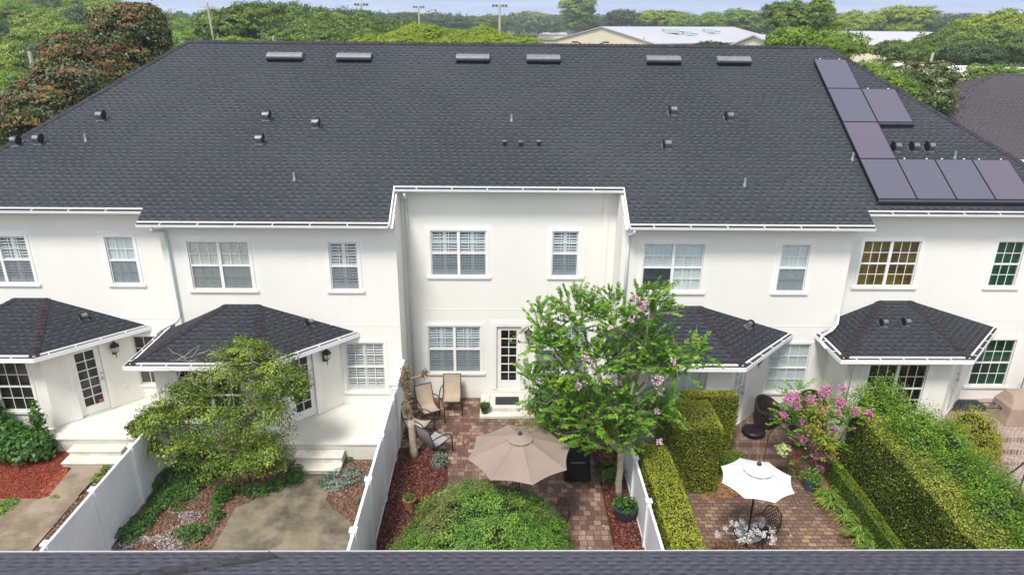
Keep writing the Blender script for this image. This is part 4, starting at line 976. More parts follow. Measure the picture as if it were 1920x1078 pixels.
# ================================================================== FURNITURE
def chair(x, y, rz, label, sling='sling', z=.045):
    t = thing('patio_chair', (x, y, z), label, 'chair', 'sling patio chairs on the paver patio', rz)     # faces -Y locally
    s = MB(); n_ = 6
    a = [(-.27 + .0, -.28 + .5 * k / n_, .42 - .06 * math.sin(math.pi * k / n_) - .04 * k / n_) for k in range(n_ + 1)]
    for (x0, y0, z0), (x1, y1, z1) in zip(a, a[1:]): s.slab([(-.255, y0, z0), (.255, y0, z0), (.255, y1, z1), (-.255, y1, z1)], .008)
    s.build('seat', M[sling], t, local=True)
    b_ = MB(); q = [(.22 + .20 * k / n_ + .03 * math.sin(math.pi * k / n_), .38 + .56 * k / n_) for k in range(n_ + 1)]
    for (y0, z0), (y1, z1) in zip(q, q[1:]):
        b_.poly([(-.25, y0, z0), (.25, y0, z0), (.25, y1, z1), (-.25, y1, z1)]); b_.poly([(-.25, y1 + .01, z1), (.25, y1 + .01, z1), (.25, y0 + .01, z0), (-.25, y0 + .01, z0)])
    b_.build('backrest', M[sling], t, local=True)
    f = MB()
    for sx in (-1, 1): f.tube([(sx * .265, -.30, .41), (sx * .265, 0, .37), (sx * .265, .22, .37), (sx * .26, .33, .66), (sx * .255, .43, .96)], .015, 6)
    f.tube([(-.255, .43, .96), (.255, .43, .96)], .013, 6); f.tube([(-.265, -.29, .405), (.265, -.29, .405)], .013, 6); f.build('frame', M['bronze'], t, smooth=True, local=True)
    for sx in (-1, 1):
        m = MB(); m.tube([(sx * .27, .32, .64), (sx * .31, .12, .67), (sx * .33, -.1, .66), (sx * .335, -.26, .60), (sx * .335, -.33, .48), (sx * .335, -.36, .0)], .017, 7); m.build('armrest', M['bronze'], t, smooth=True, local=True)
        l = MB(); l.tube([(sx * .265, -.05, .38), (sx * .29, .16, .2), (sx * .3, .34, .0)], .015, 6); l.build('leg', M['bronze'], t, smooth=True, local=True)
    return t
chair(-1.47, 18.22, R_(0), 'tan sling chair backed against the wall under the window, rightmost of the patio chairs')
chair(-2.08, 17.62, R_(28), 'tan sling chair turned to the right, just left of the chair under the window')
chair(-2.30, 16.80, R_(72), 'pale sling chair seen edge on behind the pale pruned trunk', 'slinglight')
chair(-1.78, 15.98, R_(140), 'grey backed sling chair facing away, nearest of the patio chairs', 'slinggrey')

def umbrella(name, x, y, zt, zrim, rad, n_, rot, mat, label, polemat='bronze', ventr=.28, finial='potgrey', sag=.055, tilt=(0, 0)):
    t = thing(name, (x, y, .04), label, 'umbrella')
    def sh(p): dz = zt - p[2]; return (p[0], p[1], p[2] + (p[0] - x) * tilt[0] + (p[1] - y) * tilt[1])
    c = MB(); K = 8; Q = 8
    for k in range(n_):
        a0, a1 = rot + 2 * math.pi * k / n_, rot + 2 * math.pi * (k + 1) / n_
        grid = []
        for i in range(K + 1):
            r = rad * (.06 + .94 * i / K); row = []
            for j in range(Q + 1):
                f = j / Q; p0 = Vector((math.cos(a0), math.sin(a0), 0)); p1 = Vector((math.cos(a1), math.sin(a1), 0)); b_ = 4 * f * (1 - f)
                d = p0.lerp(p1, f) * (1 - b_ * sag * (i / K) ** 2 * .9)
                z = zt - (zt - zrim) * (i / K) ** 1.0 - b_ * .025 * math.sin(math.pi * min(1, i / K * 1.0)) - .05 * (i / K) * (1 - i / K)
                row.append(sh((x + d.x * r, y + d.y * r, z)))
            grid.append(row)
        for i in range(K):
            for j in range(Q): c.poly([grid[i][j], grid[i][j + 1], grid[i + 1][j + 1], grid[i + 1][j]])
    co_ = c.build('canopy', M[mat], t)
    so_ = co_.modifiers.new('cloth', 'SOLIDIFY'); so_.thickness = .006
    for k in range(n_):
        a = rot + 2 * math.pi * k / n_; q_ = MB(); q_.tube([sh((x + r * math.cos(a), y + r * math.sin(a), zt - (zt - zrim) * (r / rad - .06) / .94 - .05 * ((r / rad - .06) / .94) * (1 - (r / rad - .06) / .94) + .006)) for r in (rad * .24, rad * .5, rad * .75, rad)], .007, 4); q_.build('seam', M[mat], co_)
    v = MB()
    for k in range(n_):
        a0, a1 = rot + 2 * math.pi * k / n_, rot + 2 * math.pi * (k + 1) / n_
        g = []
        for i in range(4):
            r = rad * ventr * (.1 + .9 * i / 3); row = []
            for j in range(5):
                f = j / 4; b_ = 4 * f * (1 - f); p = Vector((math.cos(a0), math.sin(a0))).lerp(Vector((math.cos(a1), math.sin(a1))), f) * (1 + b_ * .08)
                row.append(sh((x + p.x * r, y + p.y * r, zt + .035 - (zt - zrim) * ventr * (i / 3) * .95)))
            g.append(row)
        for i in range(3):
            for j in range(4): v.poly([g[i][j], g[i][j + 1], g[i + 1][j + 1], g[i + 1][j]])
    vo = v.build('vent_flap', M[mat], co_); so_ = vo.modifiers.new('cloth', 'SOLIDIFY'); so_.thickness = .006
    for k in range(n_):
        a = rot + 2 * math.pi * k / n_; r_ = MB(); r_.tube([sh((x + .05 * math.cos(a), y + .05 * math.sin(a), zt - .03)), sh((x + rad * .97 * math.cos(a), y + rad * .97 * math.sin(a), zrim - .01))], .009, 5)
        r_.build('rib', M[polemat], t)
    p = MB(); p.tube([(x, y, .04), (x, y, zt - .02)], .021, 10); p.build('pole', M[polemat], t, smooth=True)
    f = MB(); f.lathe([(.02, 0), (.045, .02), (.05, .05), (.035, .085), (.012, .1)], (x, y, zt + .02), 12); f.build('finial', M[finial], t, smooth=True)
    b_ = MB(); b_.lathe([(.25, 0), (.25, .04), (.2, .07), (.05, .09), (.04, .25)], (x, y, .045), 20); b_.build('base', M[polemat], t)
    return t
umbrella('patio_umbrella', .41, 12.92, 2.55, 2.12, 1.16, 8, R_(12), 'umbtan', 'large taupe canvas umbrella open over the paver patio', ventr=.24)
umbrella('patio_umbrella', 5.29, 12.0, 2.42, 2.10, .76, 8, R_(8), 'umbwhite', 'smaller white canvas umbrella open over the clay brick patio', 'black', ventr=.38)

def table(name, x, y, h, r, top, label, legs=4, mat='black', z=.045, n_=24):
    t = thing(name, (x, y, z), label, 'table'); c = MB(); c.lathe([(r - .01, h - .02), (r, h - .012), (r, h), (r - .01, h + .004)], (x, y, z), n_); c.build('tabletop', M[top], t)
    rim = MB(); rim.tube([(x + (r + .005) * math.cos(2 * math.pi * k / n_), y + (r + .005) * math.sin(2 * math.pi * k / n_), z + h - .01) for k in range(n_ + 1)], .014, 6); rim.build('rim', M[mat], t)
    for k in range(legs):
        a = math.pi / 4 + 2 * math.pi * k / legs; l = MB(); l.tube([(x + r * .55 * math.cos(a), y + r * .55 * math.sin(a), z + h - .02), (x + r * .6 * math.cos(a), y + r * .6 * math.sin(a), z + h * .5), (x + r * .85 * math.cos(a), y + r * .85 * math.sin(a), z)], .014, 6); l.build('leg', M[mat], t, smooth=True)
    return t
def ringtable_hole(): pass
table('patio_table', .41, 12.92, .72, .50, 'bronze', 'dark round metal table in the shade of the taupe umbrella')
table('glass_table', 5.29, 12.0, .70, .30, 'glasstop', 'small round frosted glass table under the white umbrella')

def lattice_chair(x, y, rz, label, z=.045, group='black metal lattice chairs round the taupe umbrella'):
    t = thing('metal_chair', (x, y, z), label, 'chair', group, rz)
    s = MB(); s.lathe([(.20, .42), (.215, .43), (.215, .445), (.20, .45)], (0, 0, 0), 16); s.build('seat', M['black'], t, local=True)
    b_ = MB()
    b_.tube([(-.22, .2, .44), (-.24, .27, .7), (-.17, .31, .9), (0, .33, .97), (.17, .31, .9), (.24, .27, .7), (.22, .2, .44)], .013, 6)
    for k in range(-5, 6):
        for sg in (-1, 1):
            x0 = k * .07; x1 = x0 + sg * .3; pts = []
            for q in range(5):
                f = q / 4; xx = x0 + (x1 - x0) * f; zz = .5 + .42 * f
                if abs(xx) < .23 - max(0, zz - .8) * .6: pts.append((xx, .25 + .08 * f, zz))
            if len(pts) > 1: b_.tube(pts, .007, 4)
    b_.build('backrest', M['black'], t, local=True)
    for sx in (-1, 1):
        a = MB(); a.tube([(sx * .235, .26, .68), (sx * .26, .05, .68), (sx * .255, -.15, .64), (sx * .22, -.2, .45)], .012, 6); a.build('armrest', M['black'], t, local=True)
        for sy in (-1, 1): l = MB(); l.tube([(sx * .17, sy * .15, .43), (sx * .22, sy * .22, 0)], .013, 6); l.build('leg', M['black'], t, local=True)
    return t
lattice_chair(1.17, 12.62, R_(-62), 'black lattice backed metal chair poking out from under the right rim of the taupe umbrella')
lattice_chair(.62, 12.12, R_(180), 'black metal chair tucked at the near side of the taupe umbrella')
lattice_chair(.1, 13.75, R_(10), 'black metal chair on the far side of the table under the taupe umbrella')
lattice_chair(5.75, 12.35, R_(-60), 'black metal chair right of the glass table under the white umbrella', group=None)

def wicker(x, y, rz, label, z=.45):
    t = thing('wicker_chair', (x, y, z), label, 'chair', 'dark wicker barrel chairs on the brick landing', rz)
    b_ = MB(); n_ = 18; o_, i_ = [], []
    for k in range(n_ + 1):
        a = R_(-35 + 250 * k / n_); hgt = .50 + .22 * max(0, math.sin(a)) ** 1.2
        o_.append((.42 * math.cos(a), .39 * math.sin(a), hgt)); i_.append((.35 * math.cos(a), .32 * math.sin(a), hgt))
    for k in range(n_):
        a, c = o_[k], o_[k + 1]; p, q = i_[k], i_[k + 1]
        b_.poly([(a[0] * .86, a[1] * .86, 0), (c[0] * .86, c[1] * .86, 0), c, a]); b_.poly([q, (q[0] * .9, q[1] * .9, .3), (p[0] * .9, p[1] * .9, .3), p]); b_.poly([a, c, q, p])
    for k in (0, n_): a, p = o_[k], i_[k]; b_.poly([(a[0] * .86, a[1] * .86, 0), a, p, (p[0] * .9, p[1] * .9, 0)])
    bo = b_.build('backrest', M['wicker'], t, local=True)
    r_ = MB(); r_.tube([((a[0] + p[0]) / 2, (a[1] + p[1]) / 2, a[2] + .008) for a, p in zip(o_, i_)], .03, 6); r_.build('rolled_rim', M['wicker'], bo, local=True)
    s = MB(); s.rloft([(.02, 0, -.02, .27, .25, .1), (.30, 0, -.03, .31, .29, .1)], 4); s.build('base', M['wicker'], t, local=True)
    c = MB(); c.rloft([(.301, 0, -.03, .27, .26, .08), (.32, 0, -.03, .30, .28, .1), (.37, 0, -.03, .30, .28, .1), (.39, 0, -.03, .26, .25, .08)], 4); c.build('seat', M['black'], t, smooth=True, local=True)
    return t
wicker(7.42, 16.78, R_(35), 'dark wicker barrel chair beside the bay door, left of the pair')
wicker(8.72, 17.05, R_(-20), 'dark wicker barrel chair half hidden by the pink crape myrtle, right of the pair')
t = thing('wicker_side_table', (8.08, 16.95, .45), 'small dark wicker drum table between the two barrel chairs', 'table')
m = MB(); m.lathe([(.22, 0), (.19, .2), (.22, .42)], (8.08, 16.95, .45), 18); m.build('drum', M['wicker'], t); m = MB(); m.lathe([(.27, .421), (.28, .43), (.28, .45), (.27, .455)], (8.08, 16.95, .45), 20); m.build('tabletop', M['glasstop'], t)
t = thing('round_fire_bowl', (6.85, 16.22, .45), 'flat black round covered bowl on the brick landing by the box hedge', 'fire bowl')
m = MB(); m.lathe([(.16, 0), (.2, .06), (.30, .10), (.31, .14)], (6.85, 16.22, .45), 24); m.build('bowl', M['black'], t); m = MB(); m.lathe([(.315, .141), (.31, .16), (.25, .19), (.05, .205)], (6.85, 16.22, .45), 24); m.build('lid', M['coverblack'], t, smooth=True)

# doormats
def mat_(x0, x1, y0, y1, z, label):
    m = MB(); m.rloft([(z, (x0 + x1) / 2, (y0 + y1) / 2, (x1 - x0) / 2, (y1 - y0) / 2, .02), (z + .012, (x0 + x1) / 2, (y0 + y1) / 2, (x1 - x0) / 2, (y1 - y0) / 2, .02), (z + .016, (x0 + x1) / 2, (y0 + y1) / 2, (x1 - x0) / 2 - .01, (y1 - y0) / 2 - .01, .015)], 3)
    tag(m.build('doormat', M['mat']), label, 'doormat')
mat_(-.17, .54, 18.16, 18.62, .231, 'charcoal doormat on the top step below the middle glazed door')

# grills
t = thing('covered_grill', (1.78, 15.0, .045), 'barbecue grill under a glossy black cover beside the mulch strip', 'grill')
m = MB(); m.rloft([(.1, 1.93, 14.95, .34, .30, .06), (.55, 1.93, 14.97, .32, .27, .08), (.90, 1.93, 15.0, .31, .25, .08), (.97, 1.93, 15.03, .29, .21, .1), (1.22, 1.94, 15.08, .24, .15, .1), (1.28, 1.94, 15.1, .18, .08, .07)], 5); m.build('cover', M['coverblack'], t, bevel=.0)
for sx in (-.25, .25):
    m = MB(); m.tube([(1.93 + sx, 14.76, .12), (1.93 + sx, 14.80, .12)], .08, 12); m.build('wheel', M['black'], t)
m = MB(); m.box((1.75, 14.66, .62), (2.1, 14.675, .66)); m.build('cover_strap', M['ventmetal'], t)
t = thing('covered_grill', (15.2, 17.1, .45), 'long grill island under a beige fabric cover on the pale brick landing', 'grill')
m = MB(); cx, cy = 15.15, 17.1
m.rloft([(.46, cx, cy, 1.06, .46, .06), (.7, cx, cy, 1.0, .43, .08), (.95, cx, cy, .97, .40, .08), (1.03, cx + .02, cy + .02, .92, .36, .1), (1.22, cx + .05, cy + .10, .84, .22, .1), (1.27, cx + .08, cy + .12, .74, .12, .08)], 5); m.build('cover', M['coverbeige'], t, bevel=.0)
m = MB(); m.box((13.05, 17.45, .451), (14.2, 18.1, .465)); tag(m.build('ground_mat', M['mat']), 'dark grey mat lying against the wall left of the beige grill cover', 'mat')
t = thing('iron_bench', (13.6, 17.2, .45), 'small black wrought iron bench on the pale brick landing', 'bench')
m = MB()
for k in range(6): m.tube([(13.15 + k * .2, 17.05, .8), (13.18 + k * .2, 17.35, .8)], .01, 4)
m.tube([(13.1, 17.05, .8), (14.2, 17.05, .8)], .013, 5); m.tube([(13.1, 17.35, .8), (14.2, 17.35, .8)], .013, 5); m.build('seat', M['black'], t)
for px_ in (13.15, 14.15):
    for py_ in (17.07, 17.33): m = MB(); m.tube([(px_, py_, .8), (px_ + .03, py_, .62), (px_, py_, .45)], .012, 5); m.build('leg', M['black'], t)
t = thing('iron_railing', (15.4, 18.0, .45), 'black railing at the far right beside the beige grill cover', 'railing')
m = MB(); m.tube([(15.3, 17.95, 1.35), (16.3, 17.95, 1.4)], .02, 6)
m.build('handrail', M['black'], t)
for k in range(7): m = MB(); m.tube([(15.3 + k * .16, 17.95, .45), (15.3 + k * .16, 17.95, 1.35)], .012, 5); m.build('baluster', M['black'], t)

# ================================================================== POTS
def pot(x, y, z, r0, r1, h, mat, label, plant=None, ph=.25, n_=260, name='potted_plant', pr=None, L=.05, square=False, tint=None):
    t = thing(name, (x, y, z), label, 'potted plant'); m = MB()
    m.lathe([(r0, 0), (r1, h * .9), (r1 * 1.06, h * .9), (r1 * 1.06, h), (r1 * .9, h), (r1 * .86, h * .86), (.01, h * .86)], (x, y, z), 20); m.build('pot', M[mat], t, smooth=False)
    if plant:
        pr = pr or r1 * 1.1; P = unit(n_) * (rng.random((n_, 1)) ** .4); P[:, 2] = np.abs(P[:, 2]); P = P * np.array([pr, pr, ph]) + np.array([x, y, z + h * .88])
        leaves('foliage', P, unit(n_) * .6 + np.array([0, 0, .6]), L * rng.uniform(.7, 1.3, n_), M[plant], t, .5)
    return t
pot(-.47, 17.90, .121, .10, .15, .26, 'potgreen', 'glazed black green pot with a low plant on the left end of the white step', 'lf_cover', .14, 160)
pot(.88, 17.88, .121, .09, .125, .22, 'terracotta', 'small terracotta pot with a spiky plant on the right end of the white step', 'lf_cover', .26, 120, L=.10)
pot(-2.16, 13.66, .064, .10, .155, .30, 'terracotta', 'terracotta pot with a small green plant on the dark mulch near the middle fence', 'lf_cover', .16, 220)
pot(2.90, 13.30, .064, .19, .28, .36, 'potgrey', 'large dark grey pot of leafy succulents at the foot of the crape myrtle', 'lf_cover', .26, 300, L=.09)
pot(7.72, 14.42, .035, .13, .19, .32, 'potblue', 'blue grey pot of bright green herbs beside the pink crape myrtle', 'lf_bush', .34, 700, pr=.30)
pot(8.05, 16.45, .45, .1, .15, .25, 'potgrey', 'dark pot of red and green coleus beside the wicker chairs', 'lf_cover', .2, 200)

# ================================================================== TREES AND SHRUBS NEAR
def sprays(lumps, n_, ln, per, pitch=.5, inner=.35, droop=.0, low=-.5):
    """twigs pointing outward from the lumps, with leaves in two ranks; returns points, normals, tangents, tint, twigs"""
    P, NN, T, TT, tw = [], [], [], [], []
    for (cx, cy, cz, rx, ry, rz, wt) in lumps:
        for _ in range(int(n_ * wt)):
            while True:
                d = unit(1)[0]
                if d[2] > low: break
            r = inner + (1.0 - inner) * rng.random() ** .55
            st = np.array([cx, cy, cz]) + d * r * np.array([rx, ry, rz]) * .92
            dr = d * .75 + np.array([0, 0, pitch]) + rng.normal(scale=.35, size=3); dr /= np.linalg.norm(dr)
            L = ln * rng.uniform(.6, 1.3); side = np.cross(dr, [0, 0, 1.0]) + rng.normal(scale=.2, size=3); side /= np.linalg.norm(side)
            base = rng.random(); tw.append((st, st + dr * L))
            for k in range(per):
                f = (k + .5) / per; p = st + dr * L * f + np.array([0, 0, -droop * L * f * f]); sg = 1 if k % 2 else -1
                tn = side * sg * .9 + dr * .55; tn /= np.linalg.norm(tn)
                P.append(p + tn * .035); T.append(tn); NN.append(np.cross(dr, side) * sg * .0 + np.array([0, 0, 1.0]) * .8 + rng.normal(scale=.35, size=3)); TT.append(base * .5 + f * .25 + rng.random() * .3)
    return np.array(P), np.array(NN), np.array(T), np.array(TT), tw

# big crape myrtle
T_ = thing('crape_myrtle', (2.89, 14.08, .06), 'tall light green crape myrtle with pale pink blooms beside the hedge covered fence', 'tree')
cl = []
def lump(px, py, Y, rpx, rz=None, wt=1.0):
    c = fy(px, py, Y); r = rpx * Y / (FPX * .93); cl.append((c.x, c.y, c.z, r, r, (rz or rpx) * Y / (FPX * .93), wt))
for a in ((1080, 610, 14.3, 52, 66, .9), (1030, 655, 13.9, 42, 44, .6), (1150, 600, 14.6, 60, 48, .9), (1218, 590, 14.2, 40, 58, .7), (1110, 690, 14.0, 78, 62, 1.5), (1200, 680, 14.3, 66, 56, 1.1),
          (1268, 690, 13.8, 42, 34, .6), (1040, 745, 14.0, 50, 44, .8), (1100, 780, 13.7, 66, 50, 1.2), (1175, 770, 14.0, 62, 48, 1.0), (1060, 815, 13.9, 48, 34, .8), (1150, 825, 13.8, 48, 26, .7), (1230, 770, 14.0, 36, 32, .5), (1215, 640, 14.5, 45, 40, .5), (1000, 712, 13.9, 22, 12, .2), (1310, 665, 13.8, 20, 14, .2), (1020, 600, 14.2, 22, 22, .25)): lump(*a)
P, NN, T, TT, tw = sprays(cl, 80, .54, 24, .50, .12, .25)
leaves('crown', P, NN, .095 * rng.uniform(.7, 1.3, len(P)), M['lf_crape'], T_, .52, TT, T)
tr = MB(); limb(tr, (2.89, 14.08, .03), (2.86, 14.1, 1.35), .085, .075, 10, .02); 
fork = Vector((2.86, 14.1, 1.3)); tb = MB()
for (cx, cy, cz, rx, ry, rz, wt) in cl:
    e = Vector((cx, cy, cz + rz * .2)); mid = fork.lerp(e, .45) + Vector((0, 0, .35)); limb(tb, fork, mid, .05, .03, 7, .03); limb(tb, mid, e, .03, .014, 6, .05)
for (a, b_) in tw[::3]: tb.tube([tuple(a - (b_ - a) * .5), tuple(a), tuple(b_)], [.007, .005, .002], 4, cap=False)
tr.build('trunk', M['barkpale'], T_, smooth=True); tb.build('branches', M['barkpale'], T_, smooth=True)
fl = []
for (px, py, Y, r) in ((1192, 560, 13.6, .10), (1207, 572, 13.6, .13), (1200, 578, 13.6, .08), (1101, 674, 13.2, .14), (1083, 722, 13.2, .12), (1233, 712, 13.4, .16), (1236, 727, 13.4, .12), (1238, 828, 13.3, .09), (1263, 676, 13.3, .07), (1183, 600, 13.6, .07), (1232, 770, 13.4, .07)):
    c = fy(px, py, Y); q = rng.normal(scale=r * .55, size=(int(420 * r), 3)) * .8; q[:, 2] *= 1.2; fl.append(q + np.array(c))
fl = np.vstack(fl); leaves('blossom', fl, unit(len(fl)) + np.array([0, -.4, .5]), .05, M['paleflower'], T_, .9)

# pink crape myrtle
T_ = thing('crape_myrtle', (8.25, 15.05, .04), 'small multi stemmed crape myrtle with magenta pink flower heads and yellowing leaves', 'tree')
cl = []
for a in ((1500, 790, 15.0, 42, 34, .8), (1545, 770, 15.2, 44, 38, .8), (1590, 790, 15.0, 34, 26, .5), (1530, 830, 14.8, 44, 34, .9), (1500, 745, 15.3, 30, 20, .3)): lump(*a)
P, NN, T, TT, tw = sprays(cl, 56, .46, 18, .6, .2, .2)
leaves('crown', P, NN, .075 * rng.uniform(.7, 1.3, len(P)), M['lf_crape'], T_, .5, TT * .8 + .2, T)
P2_ = []
for (px, py, Y, r) in ((1535, 770, 14.6, .17), (1545, 825, 14.4, .16), (1560, 845, 14.4, .12), (1525, 800, 14.5, .1)):
    P2_.append(rng.normal(scale=r, size=(int(900 * r), 3)) * np.array([1, .6, 1.2]) + np.array(fy(px, py, Y)))
P2_ = np.vstack(P2_); leaves('yellow_leaves', P2_, unit(len(P2_)) + np.array([0, -.3, .7]), .07, M['lf_gold'], T_, .5, rng.random(len(P2_)) * .4 + .6)
m = MB()
for k, (cx, cy, cz, rx, ry, rz, wt) in enumerate(cl): limb(m, (8.2 + .05 * k, 15.05, .03), (cx, cy, cz), .035, .014, 6, .04)
for (a, b_) in tw[::3]: m.tube([tuple(a - (b_ - a) * .6), tuple(b_)], [.006, .002], 4, cap=False)
m.build('trunk', M['bark'], T_, smooth=True)
fl = []
for (px, py, r) in ((1480, 748, .13), (1492, 744, .12), (1545, 737, .15), (1553, 730, .1), (1580, 727, .09), (1521, 752, .11), (1574, 752, .12), (1578, 756, .1), (1544, 770, .14), (1539, 774, .1), (1571, 775, .09), (1605, 772, .11), (1628, 775, .11), (1469, 778, .09), (1504, 786, .07), (1505, 793, .09), (1562, 805, .08), (1600, 803, .06), (1503, 823, .09), (1527, 831, .08), (1530, 855, .09), (1549, 857, .07), (1560, 854, .07), (1538, 878, .08), (1556, 865, .07), (1496, 762, .08), (1518, 747, .1)):
    c = fy(px, py, 14.6 + .4 * rng.random()); q = rng.normal(scale=r * .5, size=(int(1200 * r), 3)); fl.append(q + np.array(c))
fl = np.vstack(fl); leaves('blossom', fl, unit(len(fl)) + np.array([0, -.4, .5]), .045, M['pinkflower'], T_, .9)

# small olive tree in the second yard
T_ = thing('small_tree', (-6.35, 14.7, 0), 'spreading olive green small leaved tree standing before the second bay roof', 'tree')
cl = []
for a in ((350, 745, 15.0, 52, 42), (430, 700, 15.2, 62, 50), (515, 700, 15.1, 55, 46), (300, 785, 14.8, 44, 34), (400, 790, 14.6, 78, 52), (490, 780, 14.8, 66, 52), (430, 850, 14.4, 78, 42), (345, 835, 14.6, 56, 34), (500, 850, 14.4, 46, 38), (545, 720, 15.0, 34, 40), (460, 655, 15.3, 40, 20), (265, 800, 14.9, 26, 18), (275, 840, 14.7, 22, 20)): lump(*a)
P, NN, TT = crown_pts([c[:6] for c in cl], 95, 44, .14, .30, -.75)
leaves('crown', P, NN, .058 * rng.uniform(.6, 1.3, len(P)), M['lf_olive'], T_, .6, TT)
m = MB(); base = Vector((-6.35, 14.7, 0))
for (dx, dy) in ((0, 0), (.12, .05), (-.1, .08)):
    limb(m, base + Vector((dx, dy, 0)), base + Vector((dx * 4, dy * 4 - .1, 1.1)), .05, .035, 7, .05)
for (cx, cy, cz, rx, ry, rz, wt) in cl: limb(m, base + Vector((random.uniform(-.4, .4), 0, 1.0)), (cx, cy, cz), .03, .01, 6, .08)
for _ in range(60):   # bare grey twigs showing at the top
    c = fy(random.uniform(330, 520), random.uniform(665, 720), 14.7); e = c + Vector((random.uniform(-.5, .5), random.uniform(-.3, .3), random.uniform(-.25, .3))); limb(m, c, e, .008, .003, 4, .12, 3)
m.build('trunk', M['barkpale'], T_, smooth=True)

# pruned trunk on the patio
T_ = thing('pruned_tree', (-2.33, 15.75, .06), 'pale tall pruned trunk with stubs and brown tufts beside the sling chairs', 'tree')
m = MB(); limb(m, (-2.27, 15.72, .05), (-2.36, 15.78, 1.2), .11, .085, 12, .02); m.build('trunk', M['barkpale'], T_, smooth=True)
m = MB(); limb(m, (-2.36, 15.78, 1.18), (-2.42, 15.8, 2.55), .085, .06, 12, .03)
for k in range(46):
    z = random.uniform(1.25, 2.6); a = random.uniform(0, 6.28); c = Vector((-2.36 - .05 * (z - 1.2), 15.78, z)); m.tube([c, c + Vector((math.cos(a) * .12, math.sin(a) * .12, .07))], [.03, .016], 5)
limb(m, (-2.40, 15.8, 2.35), (-1.98, 15.75, 2.5), .035, .03, 7, .05); m.build('stubby_bark', M['barkrough'], T_)
pp = []
for (x, y, z, r) in ((-2.42, 15.8, 2.65, .12), (-2.45, 15.78, 2.4, .12), (-1.93, 15.74, 2.56, .08), (-2.46, 15.7, 1.5, .09), (-2.5, 15.78, 2.2, .08)): leaves('tuft', rng.normal(scale=r * .6, size=(90, 3)) + np.array([x, y, z]), unit(90), .09, M['lf_dry'], T_, .25)

def shrub(name, label, lumps, clumps, per, L, mat, cat='shrub', spread=.14, inner=.6, low=-.4, core=True, group=None, corescale=.8, loc=None, ratio=.55):
    t = thing(name, loc or (lumps[0][0], lumps[0][1], 0), label, cat, group); P, NN, TT = crown_pts(lumps, clumps, per, spread, inner, low)
    k = P[:, 2] > .03; leaves('foliage', P[k], NN[k], L * rng.uniform(.6, 1.3, k.sum()), M[mat], t, ratio, TT[k])
    if core:
        m = MB()
        for (cx, cy, cz, rx, ry, rz) in lumps:
            s = corescale; prof = []
            for q in range(9): a = -math.pi / 2 + math.pi * q / 8; prof.append((max(.01, math.cos(a) * s), math.sin(a) * s))
            b0 = len(m.v); n_ = 14
            for (r, z) in prof:
                for j in range(n_): an = 2 * math.pi * j / n_; m.v.append((cx + r * rx * math.cos(an), cy + r * ry * math.sin(an), max(.02, cz + z * rz)))
            for i in range(8):
                for j in range(n_): m.f.append((b0 + i * n_ + j, b0 + i * n_ + (j + 1) % n_, b0 + (i + 1) * n_ + (j + 1) % n_, b0 + (i + 1) * n_ + j))
        m.build('inner_twigs', M['hedgecore'], t)
    return t
# big rounded shrub under the umbrella
shrub('round_shrub', 'large bright green rounded shrub in front of the taupe umbrella', [(-.35, 11.8, .62, 1.55, 1.35, 1.22), (.45, 11.6, .5, 1.05, 1.25, .98), (-1.3, 11.3, .45, 1.0, 1.05, .8)], 950, 48, .044, 'lf_bush', spread=.05, inner=.84, corescale=.84)
# magenta leafed and other small shrubs
shrub('leafy_shrub', 'dark green broad leaved shrub against the far left bay wall', [(-13.3, 15.9, .45, .9, .6, .55), (-12.4, 15.75, .35, .6, .45, .42), (-13.6, 16.1, 1.0, .45, .4, .7)], 120, 14, .13, 'lf_cover', spread=.16, inner=.7)
shrub('leafy_shrub', 'narrow upright green stem shrub in front of the corner of the far left bay', [(-12.18, 16.05, .95, .17, .15, .65), (-12.1, 15.9, .45, .3, .25, .35)], 45, 9, .11, 'lf_cover', spread=.2, inner=.3, core=False)
shrub('golden_shrub', 'golden yellow shrub at the top end of the loose green hedge', [(12.0, 15.2, 1.05, .62, .55, .80), (11.55, 15.0, .8, .5, .45, .65), (12.3, 15.1, .75, .45, .42, .62)], 240, 30, .042, 'lf_gold', spread=.12, inner=.75)
shrub('dusty_shrub', 'small grey green shrub at the edge of the dark mulch', [(-1.58, 15.45, .15, .22, .2, .2)], 40, 14, .05, 'lf_blue', core=False, spread=.2)
shrub('grey_ground_plant', 'silvery low plant by the step of the second yard', [(-3.9, 14.9, .08, .55, .3, .16), (-4.15, 14.6, .06, .35, .25, .12)], 60, 12, .06, 'lf_blue', core=False)
shrub('understory_shrub', 'dark shrub in the shade under the tall crape myrtle', [(1.45, 17.2, .8, .7, .7, .85), (2.2, 17.0, .8, .6, .6, .9)], 110, 22, .07, 'lf_cover')
shrub('ferny_plant', 'dark strappy plant behind the crape myrtle trunk', [(2.75, 14.9, .2, .35, .4, .3)], 60, 10, .14, 'lf_cover', core=False, ratio=.2)
t = shrub('hanging_basket', 'round variegated hanging basket above the brick steps', [(6.98, 14.6, 1.05, .19, .19, .17)], 40, 12, .06, 'lf_varieg', cat='hanging basket', core=True, loc=(6.98, 14.6, 1.0), corescale=.6)
m = MB(); m.tube([(6.6, 14.75, .04), (6.62, 14.75, 1.4), (6.75, 14.7, 1.72), (6.95, 14.62, 1.62), (6.98, 14.6, 1.5)], .01, 5); m.tube([(6.98, 14.6, 1.5), (6.98, 14.6, 1.15)], .004, 4); m.build('shepherd_hook', M['black'], t)
# red salvia
t = shrub('red_salvia', 'plant with small red flower spikes at the edge of the straw bed', [(7.42, 14.85, .35, .18, .18, .35)], 30, 8, .06, 'lf_cover', core=False)
q = rng.normal(scale=1, size=(160, 3)) * np.array([.08, .08, .16]) + np.array([7.38, 14.8, .65]); leaves('blossom', q, unit(160), .04, M['redflower'], t, .8)
